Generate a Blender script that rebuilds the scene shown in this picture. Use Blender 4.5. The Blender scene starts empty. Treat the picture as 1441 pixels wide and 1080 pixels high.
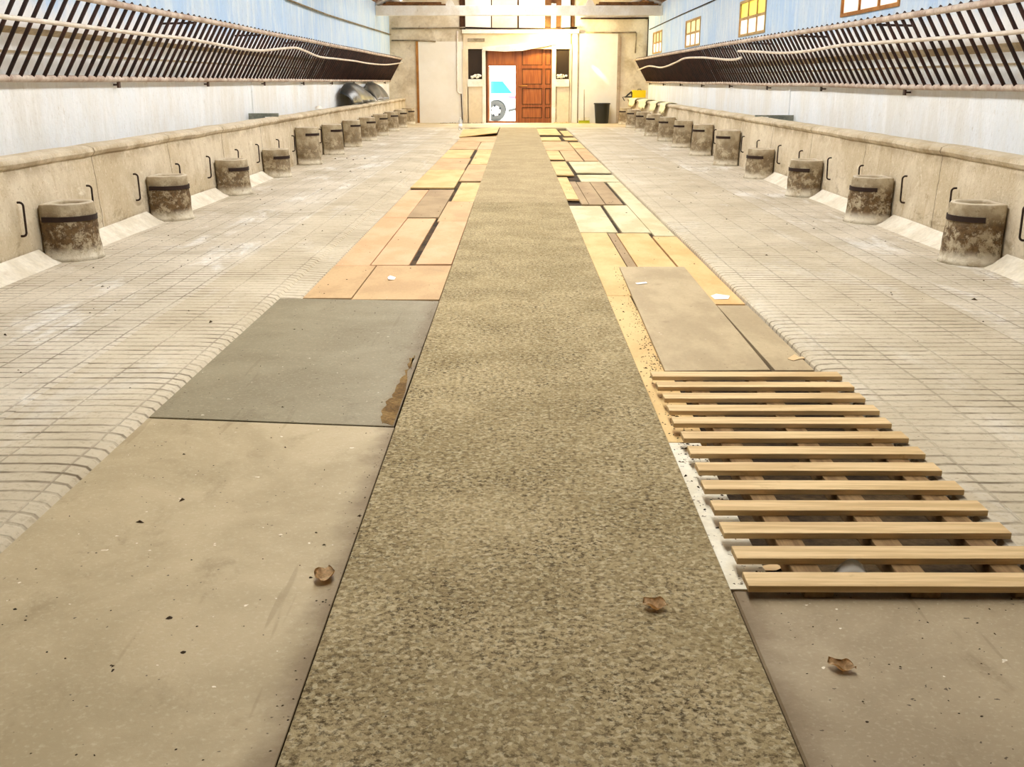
import bpy, bmesh, math, random
from mathutils import Vector, Matrix, Euler, noise
random.seed(7)
sc = bpy.context.scene
COL = sc.collection
PI = math.pi
# ------------------------------------------------------------------ camera
W, H, F = 1441.0, 1080.0, 1500.0
PITCH = math.atan(426.0 / F)
SP, CP = math.sin(PITCH), math.cos(PITCH)
EYE = Vector((0, 0, 1.5))
ROT = Euler((PI / 2 - PITCH, 0, 0.00417), 'XYZ')
RM = ROT.to_matrix()
cam = bpy.data.objects.new('camera', bpy.data.cameras.new('camera'))
COL.objects.link(cam)
cam.location = EYE
cam.rotation_euler = ROT
cam.data.sensor_width = 36
cam.data.lens = 36 * F / W
cam.data.clip_end = 400
sc.camera = cam

def ray(x, y):
    return RM @ Vector(((x - W / 2) / F, -(y - H / 2) / F, -1))
def pz(x, y, z=0.0):
    d = ray(x, y); return EYE + d * ((z - EYE.z) / d.z)
def pX(x, y, X):
    d = ray(x, y); return EYE + d * ((X - EYE.x) / d.x)
def pY(x, y, Y):
    d = ray(x, y); return EYE + d * ((Y - EYE.y) / d.y)
def ydep(zc, z=0.0):
    return (zc - (1.5 - z) * SP) / CP

# ------------------------------------------------------------------ materials
class NT:
    def __init__(s, name):
        s.m = bpy.data.materials.new(name); s.m.use_nodes = True
        s.t = s.m.node_tree; s.t.nodes.clear()
        s.out = s.n('ShaderNodeOutputMaterial')
        s.pos = s.n('ShaderNodeNewGeometry').outputs['Position']
    def n(s, t, **k):
        x = s.t.nodes.new(t)
        for a, b in k.items(): setattr(x, a, b)
        return x
    def l(s, a, b): s.t.links.new(a, b)
    def put(s, sock, v):
        if hasattr(v, 'is_output'): s.l(v, sock)
        elif isinstance(v, (tuple, list)) and len(v) == 3 and sock.type == 'RGBA': sock.default_value = (*v, 1)
        else: sock.default_value = v
    def mapping(s, vec, scale, loc=(0, 0, 0), rot=(0, 0, 0)):
        x = s.n('ShaderNodeMapping'); s.put(x.inputs[0], vec)
        x.inputs['Location'].default_value = loc; x.inputs['Rotation'].default_value = rot
        x.inputs['Scale'].default_value = scale
        return x.outputs[0]
    def noise(s, vec, scale, detail=4, rough=.55, dist=0):
        x = s.n('ShaderNodeTexNoise'); s.put(x.inputs['Vector'], vec)
        x.inputs['Scale'].default_value = scale; x.inputs['Detail'].default_value = detail
        x.inputs['Roughness'].default_value = rough; x.inputs['Distortion'].default_value = dist
        return x.outputs[0]
    def ramp(s, v, a, b, smooth=True):
        x = s.n('ShaderNodeMapRange'); x.interpolation_type = 'SMOOTHSTEP' if smooth else 'LINEAR'
        s.put(x.inputs['Value'], v); x.inputs['From Min'].default_value = a; x.inputs['From Max'].default_value = b
        return x.outputs[0]
    def math(s, op, a, b=0.0, c=0.0):
        x = s.n('ShaderNodeMath', operation=op); s.put(x.inputs[0], a); s.put(x.inputs[1], b)
        if op in ('MULTIPLY_ADD', 'COMPARE', 'WRAP'): s.put(x.inputs[2], c)
        return x.outputs[0]
    def mix(s, f, a, b, mode='MIX'):
        x = s.n('ShaderNodeMix', data_type='RGBA', blend_type=mode)
        s.put(x.inputs[0], f); s.put(x.inputs[6], a); s.put(x.inputs[7], b)
        return x.outputs[2]
    def sep(s, v):
        x = s.n('ShaderNodeSeparateXYZ'); s.put(x.inputs[0], v); return x.outputs
    def bump(s, h, strength=.5, dist=.01, normal=None):
        x = s.n('ShaderNodeBump'); s.put(x.inputs['Height'], h)
        x.inputs['Strength'].default_value = strength; x.inputs['Distance'].default_value = dist
        if normal: s.put(x.inputs['Normal'], normal)
        return x.outputs[0]
    def bsdf(s, col, rough=.8, normal=None, metal=0, spec=.3, **k):
        x = s.n('ShaderNodeBsdfPrincipled'); s.put(x.inputs['Base Color'], col)
        s.put(x.inputs['Roughness'], rough); x.inputs['Metallic'].default_value = metal
        x.inputs['Specular IOR Level'].default_value = spec
        if normal: s.put(x.inputs['Normal'], normal)
        for a, b in k.items(): s.put(x.inputs[a.replace('_', ' ')], b)
        s.l(x.outputs[0], s.out.inputs[0]); return x

def S(r, g, b):   # sRGB 0..255 -> linear
    f = lambda c: (c / 255 / 12.92) if c / 255 <= .04045 else ((c / 255 + .055) / 1.055) ** 2.4
    return (f(r), f(g), f(b))

def surf(name, c1, c2, scale=1.2, stretch=(1, 1, 1), fine=35, famt=.25, speck=None, stain=None,
         bump=(60, .3, .004), rough=.85, spec=.25, metal=0, lo=.38, hi=.62, scratch=None):
    t = NT(name)
    p = t.mapping(t.pos, stretch)
    n1 = t.noise(p, scale, 5, .6)
    col = t.mix(t.ramp(n1, lo, hi), c1, c2)
    n2 = t.noise(p, fine, 3, .6)
    f = t.math('MULTIPLY_ADD', t.ramp(n2, .25, .75, False), famt * 2, 1 - famt)
    cmb = t.n('ShaderNodeCombineColor')
    for i in range(3): t.l(f, cmb.inputs[i])
    col = t.mix(1.0, col, cmb.outputs[0], 'MULTIPLY')
    if stain:
        for (sc_, a, b, amt, c) in stain:
            col = t.mix(t.math('MULTIPLY', t.ramp(t.noise(t.pos, sc_, 6, .65, .3), a, b), amt), col, c)
    if scratch:
        (sx, sy, sz), c, amt = scratch
        q = t.mapping(t.pos, (sx, sy, sz), rot=(0, 0, .3))
        col = t.mix(t.math('MULTIPLY', t.ramp(t.noise(q, 1, 2, .5), .66, .70), amt), col, c)
    if speck:
        for (sc_, a, b, amt, c) in speck:
            col = t.mix(t.math('MULTIPLY', t.ramp(t.noise(t.pos, sc_, 2, .5), a, b), amt), col, c)
    h = t.noise(p, bump[0], 4, .65)
    t.bsdf(col, rough, t.bump(h, bump[1], bump[2]), metal, spec)
    return t.m

def plain(name, c, rough=.6, metal=0, spec=.3, **k):
    t = NT(name); t.bsdf(c, rough, None, metal, spec, **k); return t.m

# walkway: coarse washed concrete
def walk_mat(name, c1, c2, dark, b, pit):
    t = NT(name)
    n1 = t.noise(t.pos, 1.6, 5, .6)
    col = t.mix(t.ramp(n1, .35, .65), c1, c2)
    n2 = t.noise(t.pos, 48, 6, .78)
    n3 = t.noise(t.pos, 150, 3, .7)
    vo = t.n('ShaderNodeTexVoronoi'); t.l(t.pos, vo.inputs['Vector']); vo.inputs['Scale'].default_value = 85
    grain = t.sep(vo.outputs['Color'])[0]
    patch = t.ramp(t.noise(t.pos, 2.4, 5, .65), .3, .7)
    col = t.mix(t.math('MULTIPLY', t.ramp(grain, .62, .95), .5), col, S(226, 212, 172))
    col = t.mix(t.math('MULTIPLY', t.ramp(grain, .42, .02), .55 * pit), col, S(132, 112, 74))
    pits = t.math('MULTIPLY', t.ramp(n2, .53, .39), t.math('MULTIPLY_ADD', patch, .65, .35))
    col = t.mix(t.math('MULTIPLY', pits, pit), col, dark)
    col = t.mix(t.math('MULTIPLY', t.ramp(n3, .42, .25), .5 * pit), col, dark)
    col = t.mix(t.math('MULTIPLY', t.ramp(t.noise(t.pos, 17, 3, .6), .68, .76), .7), col, S(70, 56, 34))
    h = t.math('ADD', t.math('MULTIPLY', n2, 1.0), t.math('MULTIPLY', grain, .35))
    t.bsdf(col, .92, t.bump(h, b, .012), spec=.15)
    return t.m
M = {}
M['walk'] = walk_mat('coarse_concrete', S(196, 175, 132), S(172, 152, 111), S(64, 48, 25), 1.0, 1.0)
M['walk_far'] = walk_mat('worn_concrete', S(178, 158, 120), S(162, 142, 106), S(100, 82, 54), .5, .55)

# grooved platform
def groove_mat(name, cw, rh, base1, base2, line, amt, dust, lw, tw, long_amt):
    """cross grooves every rh metres (each column a little out of step), long grooves every cw metres"""
    t = NT(name)
    nn = t.n('ShaderNodeTexNoise'); t.l(t.pos, nn.inputs['Vector']); nn.inputs['Scale'].default_value = 3.5
    wv = t.n('ShaderNodeVectorMath', operation='MULTIPLY_ADD')
    t.l(nn.outputs['Color'], wv.inputs[0]); wv.inputs[1].default_value = (.022, .022, 0); t.l(t.pos, wv.inputs[2])
    xyz = t.sep(wv.outputs[0])
    u = t.math('DIVIDE', xyz[0], cw)
    wn = t.n('ShaderNodeTexWhiteNoise', noise_dimensions='1D'); t.l(t.math('FLOOR', u), wn.inputs['W'])
    v = t.math('ADD', t.math('DIVIDE', xyz[1], rh), t.math('MULTIPLY', wn.outputs[0], .16))
    tri = lambda w: t.math('ABSOLUTE', t.math('SUBTRACT', t.math('FRACT', w), .5))
    gx_ = t.ramp(tri(u), .5 - lw / cw * .9, .5 - lw / cw * .25)
    gy_ = t.ramp(tri(v), .5 - tw / rh * .9, .5 - tw / rh * .25)
    n1 = t.noise(t.pos, .9, 6, .65, .4)
    col = t.mix(t.ramp(n1, .35, .65), base1, base2)
    n2 = t.noise(t.pos, 1.7, 5, .7, .6)
    keep = t.math('MULTIPLY_ADD', t.ramp(n2, .60, .40), .72, .28)
    dash = t.math('MULTIPLY_ADD', t.ramp(t.noise(t.mapping(t.pos, (4, 16, 1)), 1, 3, .6), .36, .60), .75, .25)
    gy2 = t.math('MULTIPLY', t.math('MULTIPLY', gy_, dash), keep)
    gx2 = t.math('MULTIPLY', t.math('MULTIPLY', gx_, keep), long_amt)
    g = t.math('MAXIMUM', gy2, gx2)
    col = t.mix(t.math('MULTIPLY', t.ramp(t.noise(t.mapping(t.pos, (1.6, .5, 1)), 1.3, 6, .7, .5), .52, .68), dust), col, S(240, 238, 232))
    col = t.mix(t.math('MULTIPLY', t.ramp(t.noise(t.pos, 28, 4, .7), .5, .32), .4), col, S(142, 126, 100))
    col = t.mix(t.math('MULTIPLY', g, amt), col, line)
    col = t.mix(t.math('MULTIPLY', t.ramp(t.noise(t.pos, 24, 2, .5), .74, .78), .7), col, S(86, 68, 46))
    h = t.math('SUBTRACT', t.math('MULTIPLY', t.noise(t.pos, 45, 4, .65), .3), t.math('MAXIMUM', gy_, gx_))
    t.bsdf(col, .85, t.bump(h, .6, .008), spec=.25)
    return t.m
M['stall'] = groove_mat('grooved_stall_concrete', .2, .1, S(214, 203, 182), S(192, 180, 156), S(88, 72, 52), .85, .6, .010, .017, .6)
M['apron'] = groove_mat('brick_edged_concrete', .30, .1, S(207, 194, 168), S(188, 174, 147), S(84, 66, 42), .85, .2, .010, .018, .35)
M['gutter'] = surf('muck_and_gap_shade', S(86, 68, 44), S(50, 38, 24), 3, fine=40, famt=.4, bump=(40, .6, .01), rough=.95)  # muck, coloured darker to stand in for shade in the board gaps
M['plain_floor'] = surf('end_floor_concrete', S(206, 190, 158), S(190, 172, 138), 1.5, fine=30, famt=.12, stain=[(1.1, .55, .7, .5, S(165, 148, 118))])

# walls
M['low_wall'] = None
def low_wall_mat():
    t = NT('manger_wall_plaster')
    n1 = t.noise(t.mapping(t.pos, (1, .8, .8)), 1.6, 6, .65, .3)
    col = t.mix(t.ramp(n1, .36, .64), S(216, 203, 178), S(194, 178, 148))
    strk = t.noise(t.mapping(t.pos, (5, 5, .7)), 2.2, 4, .6)
    col = t.mix(t.math('MULTIPLY', t.ramp(strk, .52, .75), .5), col, S(178, 156, 120))
    col = t.mix(t.math('MULTIPLY', t.ramp(t.noise(t.pos, 9, 6, .75), .56, .68), .55), col, S(160, 138, 104))
    col = t.mix(t.math('MULTIPLY', t.ramp(t.noise(t.pos, 3.4, 5, .7, .5), .60, .72), .75), col, S(238, 230, 210))
    col = t.mix(t.math('MULTIPLY', t.ramp(t.noise(t.pos, 30, 5, .8), .56, .66), .45), col, S(150, 130, 100))
    col = t.mix(t.math('MULTIPLY', t.ramp(t.noise(t.pos, 24, 5, .8), .44, .34), .5), col, S(236, 226, 204))
    z = t.sep(t.pos)[2]
    grime = t.math('MULTIPLY', t.ramp(z, .5, .12), t.ramp(t.noise(t.mapping(t.pos, (1, .5, 1)), 5, 6, .75, .6), .5, .66))
    col = t.mix(t.math('MULTIPLY', grime, .6), col, S(128, 108, 78))
    band = t.math('MULTIPLY', t.math('MULTIPLY', t.ramp(z, .66, .80), t.ramp(z, .90, .83)), t.ramp(t.noise(t.mapping(t.pos, (1, .6, 1)), 3, 6, .7), .40, .6))
    col = t.mix(t.math('MULTIPLY', band, .6), col, S(138, 118, 88))
    # hairline joints every few metres
    y = t.sep(t.pos)[1]
    wy = t.math('ADD', y, t.math('MULTIPLY', t.noise(t.pos, 6, 3, .6), .10))
    fr = t.math('ABSOLUTE', t.math('SUBTRACT', t.math('FRACT', t.math('DIVIDE', wy, 2.35)), .5))
    crack = t.ramp(fr, .005, .002)
    col = t.mix(t.math('MULTIPLY', crack, .6), col, S(92, 74, 52))
    h = t.math('ADD', t.noise(t.pos, 14, 6, .75), t.math('MULTIPLY', crack, -1.5))
    t.bsdf(col, .9, t.bump(h, .8, .016), spec=.2)
    return t.m
M['low_wall'] = low_wall_mat()
M['fillet'] = surf('pale_fillet_render', S(228, 220, 202), S(212, 202, 180), 3, fine=30, famt=.1, stain=[(4, .6, .72, .5, S(180, 162, 130))], bump=(20, .4, .008))

def wash_mat(name, c1, c2, streakc, peel, amt, low=0):
    t = NT(name)
    col = t.mix(t.ramp(t.noise(t.mapping(t.pos, (1, 1, .5)), 1.1, 5, .6), .36, .64), c1, c2)
    st = t.noise(t.mapping(t.pos, (3.2, 3.2, .6)), 1.5, 7, .75, .35)
    col = t.mix(t.math('MULTIPLY', t.ramp(st, .46, .66), amt), col, streakc)
    col = t.mix(t.math('MULTIPLY', t.ramp(t.noise(t.mapping(t.pos, (1, 1, .5)), 26, 4, .75), .57, .66), .35), col, peel)
    if low:
        zz = t.math('ADD', t.sep(t.pos)[2], t.math('MULTIPLY', t.noise(t.pos, 3, 4, .6), .5))
        col = t.mix(t.math('MULTIPLY', t.ramp(zz, low + .25, low - .1), .85), col, S(238, 234, 230))
    pl = t.noise(t.mapping(t.pos, (1, 1, .45)), 12, 5, .7, .3)
    col = t.mix(t.math('MULTIPLY', t.ramp(pl, .64, .69), .55), col, peel)
    h = t.math('ADD', t.noise(t.pos, 10, 5, .65), t.math('MULTIPLY', st, .6))
    t.bsdf(col, .88, t.bump(h, .55, .02), spec=.2)
    return t.m
M['wall_low'] = wash_mat('white_limewash', S(234, 239, 243), S(228, 228, 224), S(248, 250, 252), S(198, 192, 180), .5)
M['wall_up'] = wash_mat('blue_limewash', S(178, 208, 240), S(198, 218, 238), S(232, 240, 246), S(150, 168, 186), .55, 2.4)
M['wall_dirt'] = surf('brown_ledge_dirt', S(168, 150, 120), S(190, 176, 150), 3, stretch=(1, .6, 1), fine=20)
M['end_wall'] = surf('stained_end_plaster', S(226, 216, 194), S(206, 192, 164), 1.4, fine=16, famt=.08, stain=[(1.1, .54, .68, .65, S(168, 150, 118)), (3.5, .62, .72, .5, S(140, 122, 94))], bump=(14, .4, .01))
M['panel'] = surf('smooth_cream_board', S(240, 236, 226), S(234, 228, 214), .7, fine=6, famt=.02, bump=(8, .05, .002), rough=.35, spec=.5)
M['surround'] = surf('cream_surround', S(226, 212, 184), S(214, 198, 168), 1.2, fine=10, famt=.05, rough=.6)
M['white_paint'] = surf('old_white_paint', S(238, 234, 224), S(226, 218, 200), 2, fine=20, famt=.06, rough=.6, stain=[(9, .62, .72, .6, S(170, 156, 130))])
M['brown_strip'] = surf('ochre_batten', S(178, 126, 66), S(150, 100, 50), 3, fine=20, famt=.1)
M['win_frame'] = surf('tan_window_frame', S(190, 162, 112), S(168, 138, 90), 3, fine=20, famt=.1)
M['gate'] = surf('varnished_gate_wood', S(150, 84, 34), S(128, 66, 24), 2.5, stretch=(6, 6, .6), fine=10, famt=.12, rough=.4, spec=.5)
M['gate_pan'] = surf('varnished_gate_panel', S(164, 94, 40), S(140, 76, 30), 2.5, stretch=(6, 6, .6), fine=10, famt=.12, rough=.4, spec=.5)
M['gate_dark'] = surf('gate_wood_and_recess_shade', S(92, 60, 32), S(72, 46, 24), 2.5, stretch=(6, 6, .6), fine=10, famt=.12, rough=.5)
M['roof_wood'] = surf('brown_roof_boards', S(128, 88, 50), S(96, 64, 34), 2, stretch=(3, .5, 3), fine=12, famt=.25)
M['dark_glass'] = plain('dark_glass', S(58, 48, 40), .12, spec=.6)
M['dark_gap'] = surf('dark_brown_timber', S(78, 50, 30), S(58, 36, 20), 2, fine=15)

# boards
def board(name, c1, c2, speckc=S(92, 72, 46), rough=.75, stain=None):
    return surf(name, c1, c2, 2.4, stretch=(1.0, .45, 1), fine=55, famt=.06, bump=(70, .12, .003), rough=rough,
                stain=stain or [(2.1, .58, .74, .35, tuple(x * .72 for x in c2))],
                speck=[(55, .72, .76, .8, speckc), (34, .74, .77, .6, S(238, 226, 200))])
M['pink'] = board('salmon_fibreboard', S(220, 176, 134), S(206, 162, 118))
M['tan'] = board('tan_fibreboard', S(202, 168, 122), S(188, 154, 110))
M['yellow'] = board('yellow_plywood', S(218, 186, 128), S(202, 168, 110))
M['cream'] = board('cream_plywood', S(214, 201, 162), S(198, 182, 140))
M['brown'] = board('brown_hardboard', S(172, 146, 108), S(156, 130, 94))
M['taupe'] = board('taupe_sheet', S(186, 166, 130), S(170, 150, 116), stain=[(3, .6, .72, .5, S(140, 120, 90))])
M['orange'] = board('orange_plywood', S(226, 186, 128), S(212, 168, 108))
def plate(name, c1, c2, edge, ex=None):
    t = NT(name)
    n1 = t.noise(t.pos, 1.5, 6, .62, .5)
    col = t.mix(t.ramp(n1, .34, .66), c1, c2)
    n2 = t.noise(t.mapping(t.pos, (1, .6, 1)), 4.5, 6, .7, .4)
    col = t.mix(t.math('MULTIPLY', t.ramp(n2, .54, .72), .45), col, edge)
    col = t.mix(t.math('MULTIPLY', t.ramp(t.noise(t.pos, 75, 3, .6), .5, .8), .25), col, S(220, 208, 176))
    col = t.mix(t.math('MULTIPLY', t.ramp(t.noise(t.pos, 42, 2, .5), .72, .755), .85), col, S(62, 46, 26))
    col = t.mix(t.math('MULTIPLY', t.ramp(t.noise(t.pos, 26, 2, .5), .755, .775), .8), col, S(240, 230, 205))
    q = t.mapping(t.pos, (16, .9, 1), rot=(0, 0, .28))
    col = t.mix(t.math('MULTIPLY', t.ramp(t.noise(q, 1, 2, .5), .68, .72), .3), col, edge)
    if ex is not None:      # darker brown towards one long edge
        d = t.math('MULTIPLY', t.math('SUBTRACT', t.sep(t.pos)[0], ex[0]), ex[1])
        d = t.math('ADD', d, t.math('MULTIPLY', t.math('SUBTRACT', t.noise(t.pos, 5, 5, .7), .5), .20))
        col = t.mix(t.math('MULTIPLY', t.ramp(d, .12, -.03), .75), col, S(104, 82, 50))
    h = t.noise(t.pos, 55, 4, .65)
    t.bsdf(col, t.math('MULTIPLY_ADD', n1, .3, .5), t.bump(h, .22, .004), spec=.35)
    return t.m
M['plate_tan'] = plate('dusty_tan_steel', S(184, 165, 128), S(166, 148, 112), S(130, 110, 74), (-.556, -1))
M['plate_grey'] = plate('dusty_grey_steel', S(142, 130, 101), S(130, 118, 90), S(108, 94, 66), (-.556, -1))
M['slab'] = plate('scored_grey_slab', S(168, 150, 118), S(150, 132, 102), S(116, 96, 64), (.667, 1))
M['dirt'] = surf('brown_dirt', S(134, 106, 62), S(104, 78, 40), 8, fine=60, famt=.4, bump=(50, .8, .01), rough=.95)
M['crumb'] = surf('dark_crumbs', S(74, 56, 32), S(48, 34, 18), 20, fine=60)
M['slat'] = surf('pale_pallet_wood', S(222, 192, 142), S(196, 164, 114), 3, stretch=(.5, 9, 9), fine=14, famt=.10, stain=[(7, .63, .72, .4, S(160, 126, 80))], rough=.7, bump=(30, .15, .003))
M['slat_dark'] = surf('dirty_pallet_wood', S(146, 116, 76), S(120, 92, 58), 3, stretch=(9, .5, 9), fine=14, famt=.14, rough=.8)  # dirtier, darker wood for the stringers
M['white_strip'] = surf('whitewashed_strip', S(232, 226, 206), S(218, 208, 182), 4, fine=40, famt=.08, speck=[(48, .64, .69, .85, S(84, 66, 40))])
M['paper'] = plain('torn_paper', S(244, 240, 230), .8)
M['card'] = plain('torn_card', S(220, 188, 140), .85)
M['leaf'] = surf('dry_leaf', S(222, 192, 146), S(186, 152, 106), 30, fine=90, famt=.3, rough=.7)

# metal, plastic etc
M['rail'] = surf('dusty_rail_paint', S(206, 192, 178), S(174, 152, 136), 4, fine=30, famt=.15, stain=[(7, .58, .7, .6, S(124, 88, 70))], rough=.7)
M['bar'] = surf('rusty_dark_bar', S(62, 36, 28), S(40, 24, 20), 4, fine=30, famt=.3, rough=.6, spec=.35)
M['pipe'] = surf('white_plastic_pipe', S(222, 212, 198), S(206, 192, 176), 3, fine=30, famt=.08, rough=.5)
M['rust'] = surf('rusted_iron', S(58, 40, 30), S(36, 24, 18), 10, fine=60, famt=.3, rough=.7)
M['strap'] = plain('dark_iron_strap', S(44, 28, 20), .7)
M['conduit'] = surf('grey_conduit', S(150, 138, 116), S(120, 106, 84), 4, fine=20)
M['black_plastic'] = plain('black_plastic', S(26, 28, 24), .35, spec=.5)
M['tarp'] = surf('black_plastic_sheet', S(34, 38, 36), S(22, 26, 24), 3, fine=20, rough=.36, spec=.5, bump=(6, .3, .03))
M['grey_sheet'] = surf('grey_plastic_sheet', S(84, 84, 78), S(44, 46, 44), 1.5, fine=20, rough=.3, spec=.5, bump=(6, .3, .03))
M['slate'] = surf('slate_partition', S(136, 138, 126), S(112, 116, 106), 4, fine=30)
M['cloth'] = surf('pale_cloth', S(244, 238, 190), S(230, 220, 170), 4, fine=60, famt=.06)
M['yellow_pl'] = plain('yellow_plastic', S(250, 214, 10), .4, spec=.4)
M['green_pl'] = plain('lime_plastic', S(206, 206, 60), .5)
M['bottle'] = plain('clear_bottle', S(236, 240, 240), .15, Transmission_Weight=.6)
M['label'] = plain('white_label', S(250, 250, 250), .6)
M['car'] = plain('pale_blue_car_paint', S(176, 214, 232), .3, spec=.5)
M['carglass'] = plain('blue_car_glass', S(60, 140, 190), .1, spec=.5)
M['tyre'] = plain('tyre_rubber', S(78, 84, 88), .8)
M['rim'] = plain('alloy_rim', S(206, 216, 222), .35, spec=.6)
M['holes'] = plain('rim_holes', S(36, 44, 54), .8)
M['red_light'] = plain('tail_light', S(230, 120, 150), .3)
M['outside'] = surf('pale_yard', S(232, 228, 218), S(220, 214, 202), 1, fine=20, famt=.05)

# tubs: raw concrete with manure stains
def tub_mat():
    t = NT('stained_tub_concrete')
    oc = t.n('ShaderNodeTexCoord').outputs['Object']
    z = t.sep(oc)[2]
    n1 = t.noise(t.pos, 5, 6, .65)
    col = t.mix(t.ramp(n1, .36, .64), S(188, 174, 146), S(156, 140, 112))
    n2 = t.noise(t.pos, 8.5, 7, .8)
    m = t.math('MULTIPLY', t.math('MULTIPLY', t.ramp(z, .04, .12), t.ramp(z, .48, .30)), t.math('MULTIPLY', t.ramp(n2, .42, .52), t.math('MULTIPLY_ADD', t.ramp(t.sep(t.pos)[1], 20, 11), .4, .6)))
    col = t.mix(t.math('MULTIPLY', m, .92), col, t.mix(t.ramp(t.noise(t.pos, 20, 3, .6), .4, .6), S(74, 52, 28), S(104, 80, 50)))
    col = t.mix(t.math('MULTIPLY', t.math('MULTIPLY', t.ramp(z, .14, .03), t.ramp(n1, .35, .55)), .8), col, S(236, 228, 208))
    col = t.mix(t.math('MULTIPLY', t.ramp(t.noise(t.pos, 22, 5, .7), .56, .68), .5), col, S(126, 106, 74))
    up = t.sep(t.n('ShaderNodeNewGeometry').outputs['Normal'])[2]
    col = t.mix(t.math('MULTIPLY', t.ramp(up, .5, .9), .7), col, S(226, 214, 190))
    t.bsdf(col, .92, t.bump(t.noise(t.pos, 22, 6, .7), .9, .012), spec=.2)
    return t.m
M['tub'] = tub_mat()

def pane_mat(name, c):
    t = NT(name)
    a = t.n('ShaderNodeBsdfTranslucent'); a.inputs[0].default_value = (*c, 1)
    g = t.n('ShaderNodeBsdfPrincipled'); g.inputs['Base Color'].default_value = (*c, 1); g.inputs['Roughness'].default_value = .4
    mx = t.n('ShaderNodeMixShader'); mx.inputs[0].default_value = .4
    t.l(a.outputs[0], mx.inputs[1]); t.l(g.outputs[0], mx.inputs[2]); t.l(mx.outputs[0], t.out.inputs[0])
    return t.m
M['pane_y'] = pane_mat('yellow_frosted_pane', S(214, 200, 122))
M['pane_c'] = pane_mat('cream_frosted_pane', S(196, 182, 150))
M['pane_w'] = pane_mat('white_frosted_pane', S(222, 208, 196))
def emis(name, c, s):
    t = NT(name); e = t.n('ShaderNodeEmission'); e.inputs[0].default_value = (*c, 1); e.inputs[1].default_value = s
    t.l(e.outputs[0], t.out.inputs[0]); return t.m
M['lamp'] = emis('warm_tube_glow', (1, .9, .55), 9)

# ------------------------------------------------------------------ object helpers
def link(o):
    COL.objects.link(o); return o
def tag(o, label=None, cat=None, group=None, kind=None):
    if label: o['label'] = label
    if cat: o['category'] = cat
    if group: o['group'] = group
    if kind: o['kind'] = kind
    return o
def empty(name, loc, label, cat, group=None, rz=0):
    o = link(bpy.data.objects.new(name, None)); o.location = loc; o.rotation_euler = (0, 0, rz)
    o.empty_display_size = .1
    return tag(o, label, cat, group)

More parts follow.
